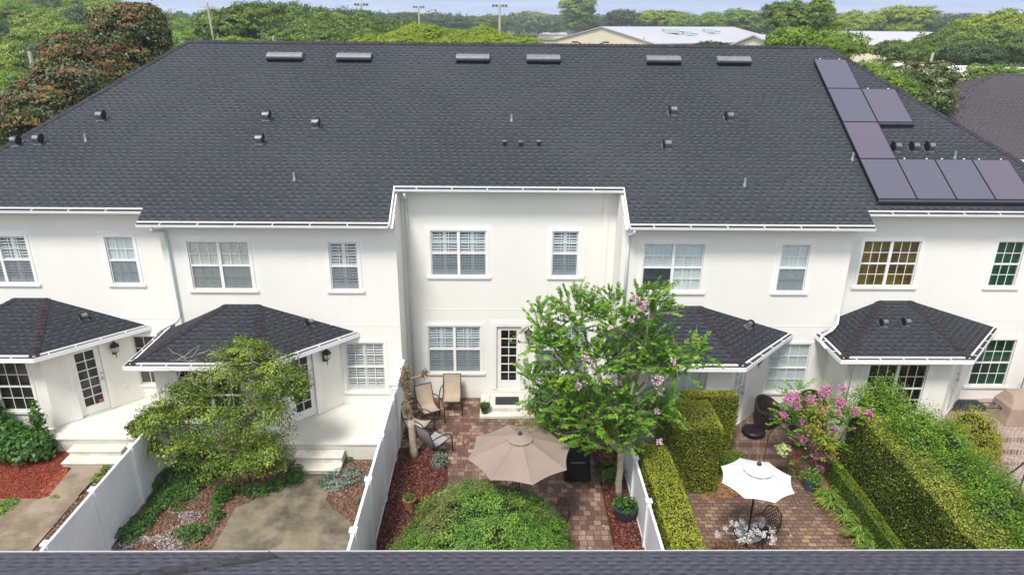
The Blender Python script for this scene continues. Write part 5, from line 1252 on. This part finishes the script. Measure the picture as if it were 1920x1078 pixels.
# white roses
t = shrub('white_rose_bush', 'reddish rose bush with clusters of white flowers in front of the white umbrella', [(5.05, 11.35, .45, .45, .35, .5), (4.6, 11.5, .4, .3, .3, .45), (5.6, 11.45, .4, .3, .3, .4)], 150, 16, .055, 'lf_redrose', core=False, spread=.2, inner=.2)
fl = []
for (px, py) in ((1345, 1002), (1372, 980), (1381, 984), (1392, 978), (1400, 990), (1408, 1000), (1430, 975), (1428, 983), (1384, 998), (1420, 996), (1432, 1001), (1448, 996), (1450, 1008), (1395, 1012), (1403, 1014), (1388, 1015), (1447, 1018), (1415, 985), (1360, 990)):
    c = gz(px, py, .95 - .2 * rng.random()); fl.append(rng.normal(scale=.032, size=(60, 3)) + np.array(c))
fl = np.vstack(fl); leaves('blossom', fl, unit(len(fl)) + np.array([0, 0, .6]), .038, M['whiteflower'], t, .9)

# lilies along the straw bed
def blades(name, label, spots, n_, L, mat, group=None):
    for i, (x, y) in enumerate(sorted(spots, key=lambda q: -q[1])):
        k = n_; a = rng.random(k) * 6.28; out_ = np.stack([np.cos(a), np.sin(a), rng.uniform(.5, 1.4, k)], 1); out_ /= np.linalg.norm(out_, axis=1, keepdims=True)
        P = []; T = []; NN = []
        for seg in range(3):
            f = (seg + .5) / 3; dirv = out_.copy(); dirv[:, 2] -= f * 1.1; dirv /= np.linalg.norm(dirv, axis=1, keepdims=True)
            P.append(np.array([x, y, .05]) + out_ * L * f * .9 * np.array([1, 1, 1 - .45 * f])); T.append(dirv); NN.append(np.cross(dirv, np.stack([-np.sin(a), np.cos(a), 0 * a], 1)))
        o = leaves(name, np.vstack(P), np.vstack(NN), L * .42, M[mat], None, .13, None, np.vstack(T), off=np.array([x, y, .0])); o.location = (x, y, 0)
        tag(o, ('farthest ', 'second farthest ', 'third farthest ', 'middle ', 'third nearest ', 'second nearest ', 'nearest ')[i] + label, 'plant', group)
blades('day_lily', 'clump of green strappy lily leaves on the pine straw beside the brick patio', [(7.95, 13.75), (8.1, 13.3), (8.05, 12.6), (8.2, 12.2), (8.15, 11.7), (8.0, 14.1), (8.25, 12.9)], 46, .55, 'lf_grass', 'lily clumps on the pine straw')

# ground cover patches in the second yard: tufted leafy stuff
def cover(name, label, spots, dens, L, mat, h=.16):
    P, NN = [], []
    for (x, y, rx, ry) in spots:
        k = int(dens * rx * ry * 3.14); a = rng.random(k) * 6.28; r = np.sqrt(rng.random(k)) * (1 + .25 * np.sin(a * 3 + x) + .15 * np.sin(a * 7 + y)); z = h * (1 - .7 * r ** 2) * (.5 + .5 * rng.random(k))
        P.append(np.stack([x + np.cos(a) * r * rx, y + np.sin(a) * r * ry, .03 + z], 1)); NN.append(np.stack([np.cos(a) * r * .6, np.sin(a) * r * .6, np.ones(k)], 1) + rng.normal(scale=.4, size=(k, 3)))
    P = np.vstack(P); o = leaves(name, P, np.vstack(NN), L * rng.uniform(.6, 1.4, len(P)), M[mat], None, .6); tag(o, label, None, None, 'stuff')
cs = []
for (px, py, rx, ry) in ((300, 905, .42, .5), (320, 940, .5, .4), (355, 915, .45, .45), (385, 895, .4, .35), (265, 985, .35, .3), (240, 1008, .35, .25), (360, 1005, .42, .28), (415, 940, .22, .5), (425, 925, .3, .3), (480, 925, .55, .2), (555, 890, .3, .28), (545, 905, .3, .22), (520, 915, .3, .2), (340, 890, .5, .3), (290, 965, .2, .25), (405, 975, .16, .25)):
    p = gz(px, py); cs.append((p.x, p.y, rx, ry))
cover('ground_cover', 'green leafy ground cover spreading beside the mildewed slab', cs, 1500, .06, 'lf_cover', .26)
cs = [(gz(*p).x, gz(*p).y, rx, ry) for (p, rx, ry) in (((620, 885), .15, .1), ((655, 865), .12, .1), ((677, 945), .14, .12), ((690, 915), .14, .14), ((570, 870), .14, .12), ((610, 905), .18, .08), ((805, 900), .02, .02))]
cover('weeds', 'small weeds and seedlings in the leaf litter by the middle fence', cs, 1400, .05, 'lf_cover', .12)
cs = [(gz(*p).x, gz(*p).y, rx, ry) for (p, rx, ry) in (((185, 895), .13, .25), ((200, 880), .12, .2), ((103, 935), .14, .07), ((8, 955), .25, .4), ((140, 828), .12, .1), ((20, 945), .2, .2))]
cover('grass_tufts', 'yellowing grass tufts along the concrete path at the left', cs, 900, .06, 'lf_grass', .10)
# scattered chips and litter
def scatter(name, label, boxes, dens, L, mat, ratio=.35, zb=.02, test=None):
    P = []
    for (x0, x1, y0, y1) in boxes:
        k = int((x1 - x0) * (y1 - y0) * dens); P.append(np.stack([rng.uniform(x0, x1, k), rng.uniform(y0, y1, k), zb + rng.random(k) * .018], 1))
    P = np.vstack(P)
    if test: P = P[test(P)]
    tag(leaves(name, P, rng.normal(scale=.35, size=P.shape) + np.array([0, 0, 1]), L * rng.uniform(.5, 1.5, len(P)), M[mat], None, ratio), label, None, None, 'stuff')
scatter('mulch_chips', 'dark red brown mulch chips', [(-2.7, -1.4, 11.5, 16.1), (2.55, 3.15, 11.5, 16.2)], 2000, .065, 'chip', zb=.065, test=lambda P: (P[:, 0] > 0) | (P[:, 0] < -1.42 - .35 * np.clip(14.8 - P[:, 1], 0, 1)))
scatter('red_mulch_chips', 'bright red mulch chips', [(-14.2, -11.3, 14.1, 16.6)], 1500, .045, 'chipred', zb=.035, test=lambda P: P[:, 0] < -11.05 - .25 * np.clip(P[:, 1] - 14.5, 0, 9))
scatter('fallen_leaves', 'dry fallen leaves scattered over the planting beds', [(-8.5, -6.5, 11.6, 15.6), (-6.5, -5.3, 13.9, 15.6), (-4.2, -2.9, 13.0, 15.6), (-10.2, -8.7, 12.5, 15.6)], 650, .06, 'dryleaf', .55)
scatter('gravel', 'pale gravel patches between the plants', [(-8.5, -7.0, 11.8, 13.6)], 1500, .03, 'gravel', .8, test=lambda P: (np.sin(P[:, 0] * 5) + np.sin(P[:, 1] * 6 + 1)) > -.2)
scatter('straw_needles', 'orange pine straw needles', [(7.6, 8.7, 11.3, 15.5), (5.0, 6.2, 14.1, 15.1)], 900, .09, 'dryleaf', .12, zb=.055)
scatter('patio_leaves', 'a few dropped leaves and petals on the pavers', [(-1.3, 2.4, 12.0, 18.5), (4.8, 7.7, 11.5, 15.0)], 7, .05, 'gravel', .6, zb=.045)

# ================================================================== HEDGES
def hedge(name, label, x0, x1, y0, y1, z1, dens, L, mat, lean=0.0, rough=.035, taper=.0, group=None, z0=.05, cat='hedge', core='hedgecore'):
    t = thing(name, ((x0 + x1) / 2, y0, 0), label, cat, group)
    def pts(k, a, b_, fn): u = rng.uniform(0, 1, k); v = rng.uniform(0, 1, k); return fn(a * u, b_ * v)
    W_, D_, H_ = x1 - x0, y1 - y0, z1 - z0; P, NN = [], []
    for (A, n0, f) in ((W_ * D_, (0, 0, 1), lambda u, v: (x0 + u * W_, y0 + v * D_, z1 + 0 * u)), (D_ * H_, (-1, 0, 0), lambda u, v: (x0 + 0 * u, y0 + u * D_, z0 + v * H_)), (D_ * H_, (1, 0, 0), lambda u, v: (x1 + 0 * u, y0 + u * D_, z0 + v * H_)), (W_ * H_, (0, -1, 0), lambda u, v: (x0 + u * W_, y0 + 0 * u, z0 + v * H_)), (W_ * H_, (0, 1, 0), lambda u, v: (x0 + u * W_, y1 + 0 * u, z0 + v * H_))):
        k = int(A * dens); u, v = rng.random(k), rng.random(k); p = np.stack(f(u, v), 1)
        P.append(p); NN.append(np.tile(np.array(n0, float), (k, 1)))
    P = np.vstack(P); NN = np.vstack(NN)
    # round the arrises a little and undulate
    c = np.array([(x0 + x1) / 2, (y0 + y1) / 2, (z0 + z1) / 2]); h_ = np.array([W_, D_, H_]) / 2; q = np.abs(P - c); rr = min(.14, W_ * .25)
    e = np.clip(q - (h_ - rr), 0, None); e[:, 2] *= (P[:, 2] > c[2]); l = np.linalg.norm(e, axis=1); k = l > rr * 1.0
    sc = np.where(k, rr / np.maximum(l, 1e-6), 1)[:, None]; P = c + np.sign(P - c) * (np.where(e > 0, (h_ - rr) + e * sc, q))
    und = (np.sin(P[:, 1] * 2.3 + P[:, 2] * 3) + np.sin(P[:, 0] * 5 + P[:, 1] * 4.1) * .6 + np.sin(P[:, 2] * 7 + P[:, 1] * 1.3) * .4) * .014
    P = P + NN * (und[:, None] + rng.normal(scale=rough * .5, size=(len(P), 1)) - .01)
    tt = np.clip(.18 + .28 * (NN[:, 2] > .5) + .38 * rng.random(len(P)) + .12 * (np.sin(P[:, 1] * 3.1 + P[:, 0] * 2) * np.sin(P[:, 0] * 4 + P[:, 2] * 3.3 + P[:, 1]) ) + .5 * (rng.random(len(P)) > .84), 0, 1)  # yellower top leaves: new growth plus a sunlit tone painted in
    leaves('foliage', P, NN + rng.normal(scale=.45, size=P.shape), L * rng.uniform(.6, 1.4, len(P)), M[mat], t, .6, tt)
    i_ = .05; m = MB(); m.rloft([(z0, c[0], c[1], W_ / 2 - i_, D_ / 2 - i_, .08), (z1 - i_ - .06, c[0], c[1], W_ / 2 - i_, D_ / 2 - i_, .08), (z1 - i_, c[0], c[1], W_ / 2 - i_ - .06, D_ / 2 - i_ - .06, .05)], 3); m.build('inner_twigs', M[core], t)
    return t
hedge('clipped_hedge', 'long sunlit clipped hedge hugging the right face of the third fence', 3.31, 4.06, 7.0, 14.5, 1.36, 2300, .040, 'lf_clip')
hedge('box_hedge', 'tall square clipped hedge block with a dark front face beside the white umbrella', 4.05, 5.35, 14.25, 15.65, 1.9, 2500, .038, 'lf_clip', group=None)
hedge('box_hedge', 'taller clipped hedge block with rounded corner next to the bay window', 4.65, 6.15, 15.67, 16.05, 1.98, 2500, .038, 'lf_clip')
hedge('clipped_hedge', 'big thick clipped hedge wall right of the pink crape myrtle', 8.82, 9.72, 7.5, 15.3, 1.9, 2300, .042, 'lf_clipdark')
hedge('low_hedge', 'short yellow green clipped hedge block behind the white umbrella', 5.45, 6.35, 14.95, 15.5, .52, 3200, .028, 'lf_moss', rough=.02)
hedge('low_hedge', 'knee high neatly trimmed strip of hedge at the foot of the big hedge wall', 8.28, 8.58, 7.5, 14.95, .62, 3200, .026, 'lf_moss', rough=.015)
# thicker return of the round cornered block
shrub('loose_hedge', 'lush unclipped bright green hedge with pale new shoots along the right', [(10.08 + .14 * math.sin(k * 2.1) - max(0, k - 9) * .07, 9.2 + k * .42, 1.32 + .16 * math.sin(k * 1.3) + .008 * k, .66 + .12 * math.sin(k * 1.7), .58, 1.0 + .1 * math.sin(k * 2.7)) for k in range(16)], 230, 30, .050, 'lf_lush', cat='hedge', spread=.13, inner=.72, corescale=.74)
shrub('loose_hedge', 'lush green mass of hedge bulging below the golden shrub', [(10.85 - .05 * k, 14.6 - k * .75, .8 + .1 * math.sin(k * 2), .62, .6, .78) for k in range(6)], 210, 30, .050, 'lf_lush', cat='hedge', spread=.13, inner=.72, corescale=.74)

# items at the far right of the last yard
t = pot(11.95, 14.35, .045, .2, .26, .34, 'coverblack', 'black tub with a sprouting plant near the brick steps at the right edge', 'lf_cover', .2, 120)
t = thing('wooden_lounger', (11.9, 12.6, .04), 'curved brown timber seat just showing at the right edge', 'bench'); m = MB()
for k in range(10):
    a = k * .13; m.box((11.7 + .02 * k, 12.3 + k * .12, .45 + .02 * k), (12.8, 12.39 + k * .12, .48 + .02 * k))
m.build('seat', M['terracotta'], t)
for (x, y) in ((11.85, 12.4), (12.7, 12.4), (11.95, 13.3), (12.7, 13.3)): m = MB(); m.box((x, y, .04), (x + .06, y + .06, .45)); m.build('leg', M['terracotta'], t)
t = thing('black_handrail', (11.8, 13.5, .04), 'black metal handrail crossing the last yard at the right edge', 'railing'); m = MB(); m.tube([(11.75, 13.55, .95), (12.9, 14.2, 1.15)], .022, 6); m.build('handrail', M['black'], t)
for (x, y, z) in ((11.78, 13.57, .94), (12.8, 14.15, 1.12)): m = MB(); m.tube([(x, y, .04), (x, y, z)], .018, 6); m.build('post', M['black'], t)
# drainpipe rubbish: hose loops on the far porch are too small to show

# ================================================================== MAGNOLIA
T_ = thing('magnolia_tree', (-17.5, 28.5, 0), 'big dark magnolia with rusty brown leaf undersides behind the left end of the roof', 'tree')
ml = []
for (px, py, Y, r, rz) in ((235, 70, 30, 52, 44), (270, 62, 30, 38, 38), (200, 110, 29.5, 48, 42), (262, 115, 30, 50, 40), (130, 120, 28.5, 44, 40), (160, 150, 28, 56, 40), (110, 165, 27.5, 44, 40), (215, 150, 29, 50, 30), (50, 200, 26.5, 48, 34), (90, 200, 26.5, 52, 34), (20, 225, 26, 44, 34), (60, 240, 26, 48, 30), (245, 30, 30, 22, 18), (290, 35, 30, 12, 14), (302, 62, 30, 12, 10), (205, 45, 30, 20, 18), (-30, 240, 26, 50, 40), (120, 85, 28.5, 20, 14), (150, 95, 28.5, 16, 12), (185, 70, 29.5, 15, 12), (280, 22, 30, 12, 10), (262, 18, 30, 9, 8), (80, 140, 27.5, 15, 12), (170, 100, 29, 18, 10), (308, 78, 30, 10, 8), (42, 165, 26.5, 14, 10), (212, 38, 30, 12, 12), (300, 48, 30, 9, 8)):
    c = fy(px, py, Y); s_ = Y / (FPX * .96); ml.append((c.x, c.y, c.z, r * s_, r * s_, rz * s_))
P, NN, TT = crown_pts(ml, 90, 40, .20, .5, -.7)
leaves('crown', P, NN, .15 * rng.uniform(.6, 1.3, len(P)), M['lf_mag'], T_, .42, TT)
P, NN, TT = crown_pts([(a, b_, c + f * .28, d, e, f * .85) for (a, b_, c, d, e, f) in ml], 34, 20, .11, .85, .0)
leaves('rusty_leaves', P, NN, .15 * rng.uniform(.6, 1.3, len(P)), M['lf_rust'], T_, .42, TT)
m = MB(); limb(m, (-17.5, 28.5, 0), (-17.3, 28.7, 4.5), .32, .24, 10, .02)
for (cx, cy, cz, rx, ry, rz) in ml: limb(m, (-17.3, 28.7, 4.4), (cx, cy, cz), .13, .04, 7, .06)
m.build('trunk', M['bark'], T_, smooth=True)

# ================================================================== BACKGROUND TREES
def template(seed, kind):
    """unit-ish crown (about 5 m radius, 10 m tall) : crown mesh + trunk mesh, origin at the foot"""
    global rng
    rng = np.random.default_rng(seed); random.seed(seed)
    lumps = []; H = 10.0
    nl = {'oak': 9, 'tall': 8, 'loose': 10}[kind]
    for k in range(nl):
        a = 2.4 * k + seed; r = (1.9 + rng.random() * .9) if kind == 'oak' else (1.2 + rng.random() * .7)
        rad = (3.0 if kind == 'oak' else 1.7 if kind == 'tall' else 2.6) * math.sqrt((k + .3) / nl)
        z = 7.4 - .32 * rad + rng.random() * 1.0 if kind != 'tall' else 4.5 + 5.0 * k / nl
        if kind == 'tall': rad *= .6
        lumps.append((rad * math.cos(a), rad * math.sin(a), z, r, r, r * .72))
    if kind == 'oak': lumps += [(0, 0, 5.2, 3.6, 3.6, 2.0)]
    P, NN, TT = crown_pts(lumps, 50, 30, .15, .66, -.5)
    return P, NN, TT, lumps
TPL = {}
def tree_mesh(key, seed, kind, L):
    P, NN, TT, lumps = template(seed, kind)
    me_c = leaves('crown', P, NN, L * rng.uniform(.6, 1.35, len(P)), None, None, .62, TT)
    m = MB(); top = 4.6 if kind != 'tall' else 4.0; limb(m, (0, 0, 0), (0, 0, top), .26, .17, 8, .03)
    for (cx, cy, cz, rx, ry, rz) in lumps: limb(m, (0, 0, top - .2), (cx, cy, cz), .10, .03, 5, .06, 3)
    me_t = m.build('trunk', M['bark']); a, b_ = me_c.data, me_t.data
    bpy.data.objects.remove(me_c); bpy.data.objects.remove(me_t); TPL[key] = (a, b_)
for k, (seed, kind, L) in enumerate(((11, 'oak', .34), (12, 'oak', .34), (13, 'oak', .30), (14, 'tall', .30), (15, 'loose', .26), (16, 'loose', .28))): tree_mesh(k, seed, kind, L)
rng = np.random.default_rng(99); random.seed(99)
MATCACHE = {}; LBL = {}
def crown_variant(k, mat):
    if (k, mat) not in MATCACHE:
        me = TPL[k][0].copy(); me.materials.clear(); me.materials.append(M[mat]); MATCACHE[(k, mat)] = me
    return MATCACHE[(k, mat)]
def plant(px, py, Y, width, k, mat, label, group=None, name='tree', hs=None):
    """tree whose crown top shows near the given sight line at depth Y; width in metres of the crown"""
    top = fy(px, py, Y); sx = width / 9.6 if k < 3 else width / 6.6; hz = max(2.5, top.z) / 9.3
    if hs: hz = hs
    s_ = sx; lift = max(0.0, top.z / s_ - 9.3) if top.z > 9.3 * s_ else 0.0
    if top.z > 9.3 * s_: hz = s_
    t = thing(name, (top.x, top.y, 0), label, 'tree', group); t.rotation_euler = (0, 0, random.random() * 6.28); t.scale = (sx, sx, hz)
    if group and group.split(' ')[0] in ('tall', 'olive', 'yellow', 'lime') and 'left of the roof' not in group: LBL.setdefault(group, []).append((px, t))
    c = bpy.data.objects.new('crown', crown_variant(k, mat)); COL.objects.link(c); c.parent = t; c.location = (0, 0, lift)
    r = bpy.data.objects.new('trunk', TPL[k][1]); COL.objects.link(r); r.parent = t; r.scale = (1, 1, (lift + 6.6) / 8.3 if lift else 1)
    return t
G1 = ('broad green tree in the thick wood beyond the left end of the roof', 'trees of the wood beyond the left of the roof')
G2 = ('darker green tree in the thick wood beyond the left end of the roof', 'darker trees of the wood beyond the left of the roof')
G3 = ('yellow green tree in the thick wood beyond the left end of the roof', 'yellow green trees of the wood beyond the left of the roof')
# rows of the wood at the left, near to far
for (Y, xs, tops, w_) in ((44, range(-60, 240, 75), lambda x: 205 - x * .10, 4.6), (58, range(-50, 420, 62), lambda x: 140 + abs(x - 200) * -.05, 5.2), (76, range(-40, 500, 56), lambda x: 86 + max(0, x - 250) * .0, 6.2),
                          (98, range(-50, 660, 50), lambda x: 46 if x < 250 else 62, 7.0), (126, range(-40, 690, 42), lambda x: 14 if x < 230 else (44 if x < 420 else 30), 8.0), (160, range(-40, 700, 40), lambda x: -8 if x < 220 else (28 if x < 430 else 22), 9.5)):
    for x in xs:
        px = x + random.uniform(-12, 12); py = tops(x) + random.uniform(-8, 9); g_ = random.choice((G1, G1, G2, G3, G3)); mat = {G1[0]: random.choice(('lf_oak', 'lf_oakb')), G2[0]: 'lf_dark', G3[0]: random.choice(('lf_lime', 'lf_oakb'))}[g_[0]]
        plant(px, py, Y + random.uniform(-5, 5), w_ * random.uniform(.85, 1.2), random.choice((0, 1, 2, 2)), mat, *g_, name='oak_tree')
G4 = ('tall loose crowned green tree rising above the wood left of centre', 'tall trees breaking the skyline left of centre')
for (px, py) in ((432, 12), (458, 4), (488, 1), (520, 2), (548, 3), (500, 22), (565, 24), (590, 30), (470, 28)): plant(px, py, 95 + random.uniform(-8, 8), 8.5, random.choice((4, 5)), 'lf_oak', *G4)
G5 = ('olive green round tree beyond the centre left of the ridge', 'olive trees beyond the centre left of the ridge')
for (px, py, Y) in ((600, 42, 88), (640, 38, 90), (672, 36, 92), (705, 42, 86), (735, 40, 90), (620, 60, 70), (668, 62, 72), (560, 50, 80)): plant(px, py, Y, 7.5, random.choice((0, 1, 2)), 'lf_oak', *G5, name='oak_tree')
G6 = ('bright yellow green low tree just beyond the middle of the ridge', 'yellow green trees just beyond the middle of the ridge')
for (px, py, Y) in ((700, 66, 56), (728, 62, 60), (752, 58, 58), (778, 46, 62), (800, 44, 60), (825, 58, 60), (850, 56, 62), (878, 58, 60), (905, 50, 64), (930, 60, 60), (958, 66, 60), (985, 70, 58), (770, 68, 52), (840, 68, 52), (900, 70, 52)): plant(px, py + 2, Y, 3.6, random.choice((0, 1, 2)), 'lf_yel', *G6)
G6b = ('light lime shrub beyond the left part of the ridge', 'lime shrubs at the left part of the ridge')
for (px, py) in ((420, 76), (440, 72), (460, 76), (300, 90), (250, 128)): plant(px, py, 44, 2.6, 1, 'lf_yel', *G6b, name='shrub')
# distinct ones at the centre right and right
for (px, py, Y, w_, k, mat, lab) in (
    (1085, 1, 300, 20, 3, 'lf_lime', 'tallest light green tree on the skyline left of the large school hall'),
    (992, 26, 495, 26, 1, 'lf_yel', 'yellowing tree on the skyline above the mown field'),
    (1018, 34, 492, 17, 1, 'lf_yel', 'small yellow tree right of the yellowing one above the mown field'),
    (1050, 36, 490, 34, 2, 'lf_dark', 'very dark round tree at the edge of the mown field'),
    (968, 36, 492, 34, 0, 'lf_dark', 'dark blue green tree left of the field gap'),
    (1168, 17, 300, 14, 4, 'lf_dark', 'small dark round headed tree poking above the skyline over the hall roof'),
    (1238, 17, 290, 15, 5, 'lf_yel', 'bright yellow green tree standing tall behind the hall roof'),
    (1262, 30, 285, 12, 1, 'lf_yel', 'lower yellow tree beside the tall yellow green one behind the hall'),
    (1290, 30, 280, 15, 2, 'lf_lime', 'yellow green tree behind the middle of the hall roof'),
    (1340, 26, 280, 17, 1, 'lf_lime', 'lime coloured tree behind the right half of the hall roof'),
    (1395, 23, 265, 18, 3, 'lf_lime', 'light green tree above the right corner of the hall roof'),
    (1488, -1, 96, 6.5, 4, 'lf_oak', 'tall grey green tree touching the top of the picture right of the hall'),
    (1505, 8, 92, 7, 5, 'lf_oak', 'grey green tree beside the tall one right of the hall'),

    (1541, 3, 98, 4.6, 3, 'lf_yel', 'bright yellow narrow tree standing in the gap right of the tall tree'),
    (1553, 34, 92, 4, 1, 'lf_yel', 'round yellow tree under the narrow yellow one'),
    (1612, 24, 215, 14, 1, 'lf_yel', 'yellow green tree above the left end of the long white roof'),
    (1706, 8, 220, 15, 5, 'lf_yel', 'airy yellow green tree with open branches standing on the skyline at the right'),
    (1700, 42, 215, 10, 1, 'lf_yel', 'small yellow tree above the long white roof'),
    (1880, 26, 120, 15, 0, 'lf_yel', 'wide yellow topped tree at the far right of the skyline'),
    (1905, 24, 112, 12, 1, 'lf_yel', 'yellow green tree at the right edge of the picture'),
    (1478, 50, 50, 2.6, 4, 'lf_lime', 'light green open tree just past the right end of the ridge, its left side'),
    (1500, 46, 46, 3.8, 5, 'lf_lime', 'light green open tree with bare branches showing at the right end of the ridge'),
    (1560, 52, 45, 4.2, 4, 'lf_lime', 'leafy light green tree dropping behind the right hip of the roof'),
    (1572, 74, 42, 2.4, 2, 'lf_lime', 'round light green tree against the pale school block'),
    (1690, 76, 78, 5.6, 0, 'lf_oak', 'rounded weeping tree in front of the pale school block'),
    (1800, 54, 96, 11, 0, 'lf_oak', 'wide dark spreading oak at the right'),
    (1880, 58, 94, 11, 2, 'lf_oak', 'second wide dark oak at the right edge'),
    (1770, 70, 90, 7.5, 1, 'lf_oak', 'darker oak left of the wide spreading one'),
    (1835, 84, 75, 6, 2, 'lf_dark', 'shadowed dark tree below the wide oaks at the right'),
    (1630, 112, 40, 3.2, 4, 'lf_lime', 'green tree directly behind the right hip above the solar panels'),
    (1690, 122, 38, 3.6, 5, 'lf_palebloom', 'dark tree with pale blooms right of the solar panels'),
    (1745, 112, 38, 2.6, 5, 'lf_palebloom', 'middle dark tree with pale blooms left of the brown roof'),
    (1790, 128, 42, 3.2, 5, 'lf_palebloom', 'dark tree with pale blooms above the brown roof'),
    (1710, 150, 34, 4.5, 1, 'lf_palebloom', 'low dark tree with pale blooms in the valley beside the brown roof'),
    (1660, 140, 34, 3.5, 2, 'lf_lime', 'low light green tree behind the right hip'),
    (1850, 118, 46, 2.2, 5, 'lf_lime', 'thin branched tree standing over the brown roof'),
    (1900, 124, 46, 2.2, 5, 'lf_lime', 'thin branched tree at the right edge over the brown roof'),
    (1330, 76, 46, 1.6, 4, 'lf_dark', 'small dark leafed treetop poking above the ridge before the hall'),
    (1346, 78, 46, 1.6, 4, 'lf_dark', 'second small dark treetop poking above the ridge before the hall')):
    plant(px, py, Y, w_, k, mat, lab)
G7 = ('dark green tree on the far skyline beyond the field and school', 'far skyline trees in front of the woods')
for k in range(30):
    px = 660 + k * 43 + random.uniform(-14, 14); py = (28 if px < 1000 else 32 if px < 1400 else 34) + random.uniform(-6, 6)
    D_ = random.uniform(500, 560) if 930 < px < 1110 else random.uniform(300, 340); plant(px, py, D_, random.uniform(20, 27) * D_ / 320, random.choice((0, 1, 2)), random.choice(('lf_dark', 'lf_dark', 'lf_oak')), *G7, name='oak_tree')
for k in range(14):
    px = 1590 + k * 26 + random.uniform(-8, 8); plant(px, 38 + random.uniform(-4, 4), random.uniform(225, 260), random.uniform(15, 19), random.choice((0, 1, 2)), 'lf_dark', 'dark green tree in the belt behind the buildings at the right', 'belt of trees behind the right hand buildings', name='oak_tree')
# far woods as one mass
def farwood():
    P, NN, TT = [], [], []
    for _ in range(620):
        Y = random.uniform(360, 900); px = random.uniform(-140, 2060); c = fy(px, 40, Y); hgt = random.uniform(9, 15) if Y < 600 else random.uniform(9, 14); r = random.uniform(6, 10)
        p, nn, tt = crown_pts([(c.x, c.y, hgt * .55, r, r, hgt * .45), (c.x + r * .5, c.y, hgt * .6, r * .7, r * .7, hgt * .36)], 16, 9, .17, .7, -.2); P.append(p); NN.append(nn); TT.append(tt)
    P = np.vstack(P); o = leaves('far_woods', P, np.vstack(NN), 2.0, M['lf_dark'], None, .7, np.concatenate(TT)); tag(o, 'dark far woods reaching the horizon', None, None, 'stuff')
farwood()

# ================================================================== POLES
def pole(px, pyt, pyb, Y, r, label, head=None, lean=0, base=0.0):
    a = fy(px, pyt, Y); t = thing('light_pole' if head else 'utility_pole', (a.x + lean, a.y, 0), label, 'pole'); m = MB(); m.tube([(a.x + lean, a.y, base), (a.x, a.y, a.z)], [r, r * .7], 8); m.build('pole', M['pole'], t)
    if head == 'flood':
        for k in (-2, -1, 1, 2): h = MB(); h.box((a.x + k * .9 - .35, a.y - .3, a.z - .5), (a.x + k * .9 + .35, a.y + .3, a.z - .05)); h.build('floodlight', M['potgrey'], t)
        h = MB(); h.box((a.x - 2.2, a.y - .1, a.z - .75), (a.x + 2.2, a.y + .1, a.z - .55)); h.build('crossarm', M['pole'], t)
    if head == 'twin':
        h = MB(); h.tube([(a.x - 1.1, a.y, a.z), (a.x - .7, a.y, a.z - .15), (a.x - .3, a.y, a.z - .6), (a.x, a.y, a.z - .75), (a.x + .3, a.y, a.z - .6), (a.x + .7, a.y, a.z - .15), (a.x + 1.1, a.y, a.z)], .05, 5); h.build('crossarm', M['potgrey'], t)
        for sx in (-1, 1): h = MB(); h.box((a.x + sx * 1.3 - .25, a.y - .12, a.z - .05), (a.x + sx * 1.3 + .25, a.y + .12, a.z + .07)); h.build('lamp_head', M['potgrey'], t)
    if head == 'wires':
        h = MB(); h.box((a.x - .9, a.y - .06, a.z - .5), (a.x + .9, a.y + .06, a.z - .38)); h.build('crossarm', M['pole'], t)
pole(388, 6, 80, 84, .16, 'pale leaning utility pole rising out of the wood near the left end of the ridge', 'wires', lean=.6)
pole(677, 7, 40, 235, .45, 'floodlight pole above the trees left of centre, leftmost of the three sports lights', 'flood')
pole(785, 12, 38, 280, .4, 'thin middle one of the three sports field light poles', 'flood')
pole(937, 9, 62, 215, .42, 'tall pale floodlight pole nearest the mown field', 'flood')
pole(512, 68, 82, 60, .12, 'short pale post top showing just above the ridge left of centre', None)
pole(1107, 80, 90, 62, .07, 'twin armed street light poking just above the ridge in front of the hall gable', 'twin')
pole(1208, 70, 90, 64, .07, 'thin dark post above the ridge at the near corner of the hall', None)
pole(1252, 83, 90, 62, .05, 'short thin post above the ridge in front of the hall wall', None)
pole(1293, 83, 90, 62, .05, 'short thin post farther right in front of the hall wall', None)
pole(1750, 99, 130, 60, .16, 'pale leaning pole among the trees at the right', None, lean=-.5)
pole(55, 97, 108, 70, .25, 'pale stump like post among the trees at the left', None)
for o in [o for o in bpy.data.objects if o.type == 'MESH' and o.data.users == 0]: bpy.data.objects.remove(o)

ORD = ['leftmost', 'second', 'third', 'fourth', 'fifth', 'sixth', 'seventh', 'eighth', 'ninth', 'tenth', 'eleventh', 'twelfth', 'thirteenth', 'fourteenth', 'fifteenth']
for g_, l_ in LBL.items():
    l_.sort(key=lambda q: q[0])
    for k, (px, t) in enumerate(l_):
        t['label'] = t['label'] + (', leftmost of its kind' if k == 0 else ', rightmost of its kind' if k == len(l_) - 1 else ', ' + ORD[k] + ' from the left')
# ================================================================== AIR
hz = MB(); hz.box((-950, -40, -1), (950, 1790, 26)); ho = hz.build('haze', None)
hm = bpy.data.materials.new('haze'); hm.use_nodes = True; hm.node_tree.nodes.clear()
o_ = hm.node_tree.nodes.new('ShaderNodeOutputMaterial'); v_ = hm.node_tree.nodes.new('ShaderNodeVolumePrincipled'); v_.inputs['Color'].default_value = (.86, .92, 1, 1); v_.inputs['Density'].default_value = .00042
hm.node_tree.links.new(v_.outputs[0], o_.inputs['Volume']); ho.data.materials.append(hm); tag(ho, 'thin pale haze in the air', None, None, 'stuff')
